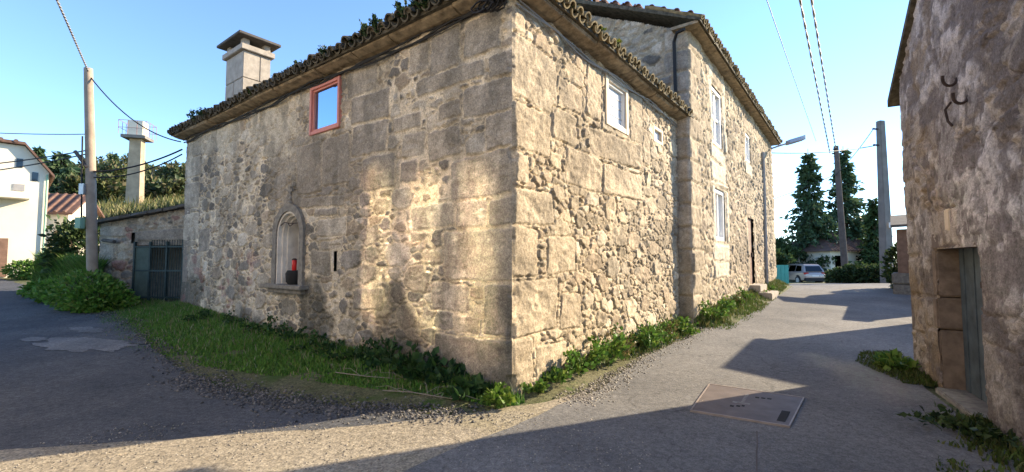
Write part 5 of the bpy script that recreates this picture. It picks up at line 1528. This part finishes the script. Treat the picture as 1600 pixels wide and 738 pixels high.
# ------------------------------------------------------------------ parked car
def build_car(x, y, z, heading):
    o = thing('parked_car', 'silver beige estate car seen from behind at the end of the lane', 'car', (x, y, z))
    paint = mat('silver beige car paint', (.42, .36, .33), .3, .04, 2, 0, .55)
    blackp = mat('black trim', (.02, .02, .022), .6, .1, 3, 0)
    L = 4.4
    # stations along the length: x, half width low, half width belt, z low, z belt
    st = [(-2.2, .70, .74, .42, .86), (-2.12, .84, .84, .32, .98), (-1.9, .89, .89, .28, 1.03), (-1.0, .905, .90, .26, 1.02), (0, .905, .90, .26, 1.0), (.9, .905, .89, .26, .98), (1.5, .90, .86, .28, .93), (2.0, .84, .78, .32, .84), (2.2, .68, .62, .40, .70)]
    vs = []; ring = 10
    for sx, wl, wb, zl, zb in st:
        for f, (wv, zv) in enumerate([(wl * .85, zl), (wl, zl + .1), (wl + .005, (zl + zb) / 2), (wb, zb - .06), (wb * .9, zb)]):
            vs.append((sx, wv, zv))
        for wv, zv in [(wb * .9, zb), (wb, zb - .06), (wl + .005, (zl + zb) / 2), (wl, zl + .1), (wl * .85, zl)]:
            vs.append((sx, -wv, zv))
    fs = [list(range(ring)), [(len(st) - 1) * ring + k for k in range(ring)][::-1]]
    for i in range(len(st) - 1):
        for k in range(ring): fs.append([i * ring + k, (i + 1) * ring + k, (i + 1) * ring + (k + 1) % ring, i * ring + (k + 1) % ring])
    def loc(mb, name, m, par, smooth=False, bevel=0):
        ob = mb.build(name, m, None, smooth, bevel)
        ob.parent = par; ob.location = (0, 0, 0)
        return ob
    loc(MB().add(vs, fs), 'body', paint, o, True)
    # cabin
    cb = [(-2.08, .80, 1.0), (-1.72, .64, 1.58), (-1.2, .66, 1.66), (.0, .67, 1.67), (.45, .64, 1.60), (1.25, .76, .96)]
    pr = [(-2.10, 1.0), (-1.78, 1.56), (-1.65, 1.63), (-1.0, 1.67), (.0, 1.66), (.35, 1.60), (1.25, .97)]
    vs = []
    for sx, sz in pr:
        wd = .86 - .24 * max(0, (sz - 1.0) / .66)
        vs += [(sx, wd, sz), (sx, -wd, sz)]
    n = len(pr)
    fs = [[2 * i, 2 * i + 2, 2 * i + 3, 2 * i + 1] for i in range(n - 1)] + [[2 * i for i in range(n)][::-1], [2 * i + 1 for i in range(n)], [0, 1, 2 * n - 1, 2 * n - 2]]
    loc(MB().add(vs, fs), 'cabin', paint, o, False, .03)
    def side_w(z): return .86 - .24 * max(0, (z - 1.0) / .66) + .006
    for name, poly in (('side_window', [(-1.75, 1.08), (-1.55, 1.5), (-.95, 1.55), (-.95, 1.06)]), ('side_window', [(-.88, 1.06), (-.88, 1.56), (-.02, 1.55), (-.02, 1.04)]), ('side_window', [(.05, 1.04), (.05, 1.54), (.33, 1.50), (.95, 1.04)])):
        for s in (1, -1):
            mb = MB(); mb.add([(px_, s * side_w(pz), pz) for px_, pz in poly] + [(px_, s * (side_w(pz) - .02), pz) for px_, pz in poly], [[0, 1, 2, 3], [7, 6, 5, 4], [0, 4, 5, 1], [1, 5, 6, 2], [2, 6, 7, 3], [3, 7, 4, 0]])
            loc(mb, name, M['glass_dark'], o)
    mb = MB(); mb.hexa([(-2.105, .66, 1.08), (-2.105, -.66, 1.08), (-2.06, -.66, 1.08), (-2.06, .66, 1.08), (-1.86, .56, 1.50), (-1.86, -.56, 1.50), (-1.81, -.56, 1.50), (-1.81, .56, 1.50)])
    loc(mb, 'rear_window', M['glass_dark'], o)
    mb = MB(); mb.hexa([(1.24, .68, .99), (1.24, -.68, .99), (1.29, -.68, .99), (1.29, .68, .99), (.40, .56, 1.58), (.40, -.56, 1.58), (.45, -.56, 1.58), (.45, .56, 1.58)])
    loc(mb, 'windscreen', M['glass_dark'], o)
    mb = MB(); mb.box((-2.15, 0, .43), (.22, 1.72, .26)); loc(mb, 'bumper', blackp, o, False, .04)
    for s in (1, -1):
        mb = MB(); mb.box((-2.10, s * .68, .90), (.16, .36, .17)); loc(mb, 'tail_light', mat('red tail lamp', (.42, .02, .02), .25, .1, 3, 0), o, False, .03)
        mb = MB(); mb.box((2.02, s * .6, .72), (.2, .3, .14)); loc(mb, 'headlight', M['white'], o, False, .03)
        mb = MB(); mb.box((.8, s * .98, 1.06), (.12, .18, .13)); loc(mb, 'mirror', paint, o, False, .03)
        mb = MB(); mb.tube([(-1.5, s * .58, 1.67), (-1.3, s * .6, 1.72), (.0, s * .61, 1.72), (.2, s * .59, 1.66)], .018, 6); loc(mb, 'roof_rail', blackp, o)
    mb = MB(); mb.box((-2.205, 0, .72), (.03, .52, .12)); loc(mb, 'number_plate', M['white'], o)
    for sx in (-1.35, 1.32):
        for s in (1, -1):
            mb = MB(); mb.tube([(sx, s * .70, .34), (sx, s * .925, .34)], .34, 22); wv = loc(mb, 'wheel', blackp, o, True)
            mb = MB(); mb.tube([(sx, s * .90, .34), (sx, s * .94, .34)], .21, 14); loc(mb, 'rim', M['galv'], wv, True)
            mb = MB(); mb.tube([(sx, s * .80, .38), (sx, s * .905, .38)], .40, 22); loc(mb, 'wheel_arch', blackp, o, True)
    o.rotation_euler = (0, 0, heading)
    return o
build_car(24.2, 38.6, -.31, math.radians(90))

# ------------------------------------------------------------------ house across the asphalt road (left of the camera), its panes throw sun on the shaded wall

M['gwall'] = mat('warm grey house render', (.52, .46, .38), .9, .12, .8, .2)
gO = np.array([-6.0, .75]); gD = np.array([-.6, .8]); gN = np.array([.8, .6])
gh = thing('gallery_house', 'whitewashed house with a glazed gallery facing the shrine wall across the asphalt road', 'house', (gO[0], gO[1], 0))
mb = MB()
wbox(mb, gO, gD, gN, -9, 7, -8, -.3, -.3, 7.6); wbox(mb, gO, gD, gN, -9, -1.72, -.3, 0, -.3, 7.6); wbox(mb, gO, gD, gN, 1.72, 7, -.3, 0, -.3, 7.6)
wbox(mb, gO, gD, gN, -1.72, 1.72, -.3, -.003, -.3, 3.75); wbox(mb, gO, gD, gN, -1.72, 1.72, -.3, -.003, 6.35, 7.6)
mb.build('wall', M['gwall'], gh)
mb = MB()
for u0, u1 in ((-1.72, -1.5), (-.88, -.46), (.16, .58), (1.2, 1.72)): wbox(mb, gO, gD, gN, u0, u1, -.12, .03, 3.75, 6.35)
for z in (3.75, 6.25): wbox(mb, gO, gD, gN, -1.6, 1.6, -.11, .02, z, z + .1)
gw_ = mb.build('gallery', M['white'], gh)
for k in range(3):
    mb = MB(); wbox(mb, gO, gD, gN, -1.505 + k * 1.04, -.875 + k * 1.04, -.07, -.05, 3.85, 6.26); mb.build('pane', M['glass_wavy'], gw_)
mb = MB()
vs = [W(gO, gD, gN, u, n, z) for u in (-9.4, 7.4) for n, z in ((.5, 7.55), (-4, 9.6), (-8.5, 7.55), (-8.5, 7.4), (-4, 9.4), (.5, 7.4))]
mb.add(vs, [[0, 1, 2, 3, 4, 5][::-1], [6, 7, 8, 9, 10, 11]] + [[i, (i + 1) % 6, 6 + (i + 1) % 6, 6 + i] for i in range(6)])
mb.build('roof', M['tile_red'], gh)
mb = MB(); wbox(mb, gO, gD, gN, -.6, .5, -.02, .04, .0, 2.2); mb.build('door', M['doorbrown'], gh)
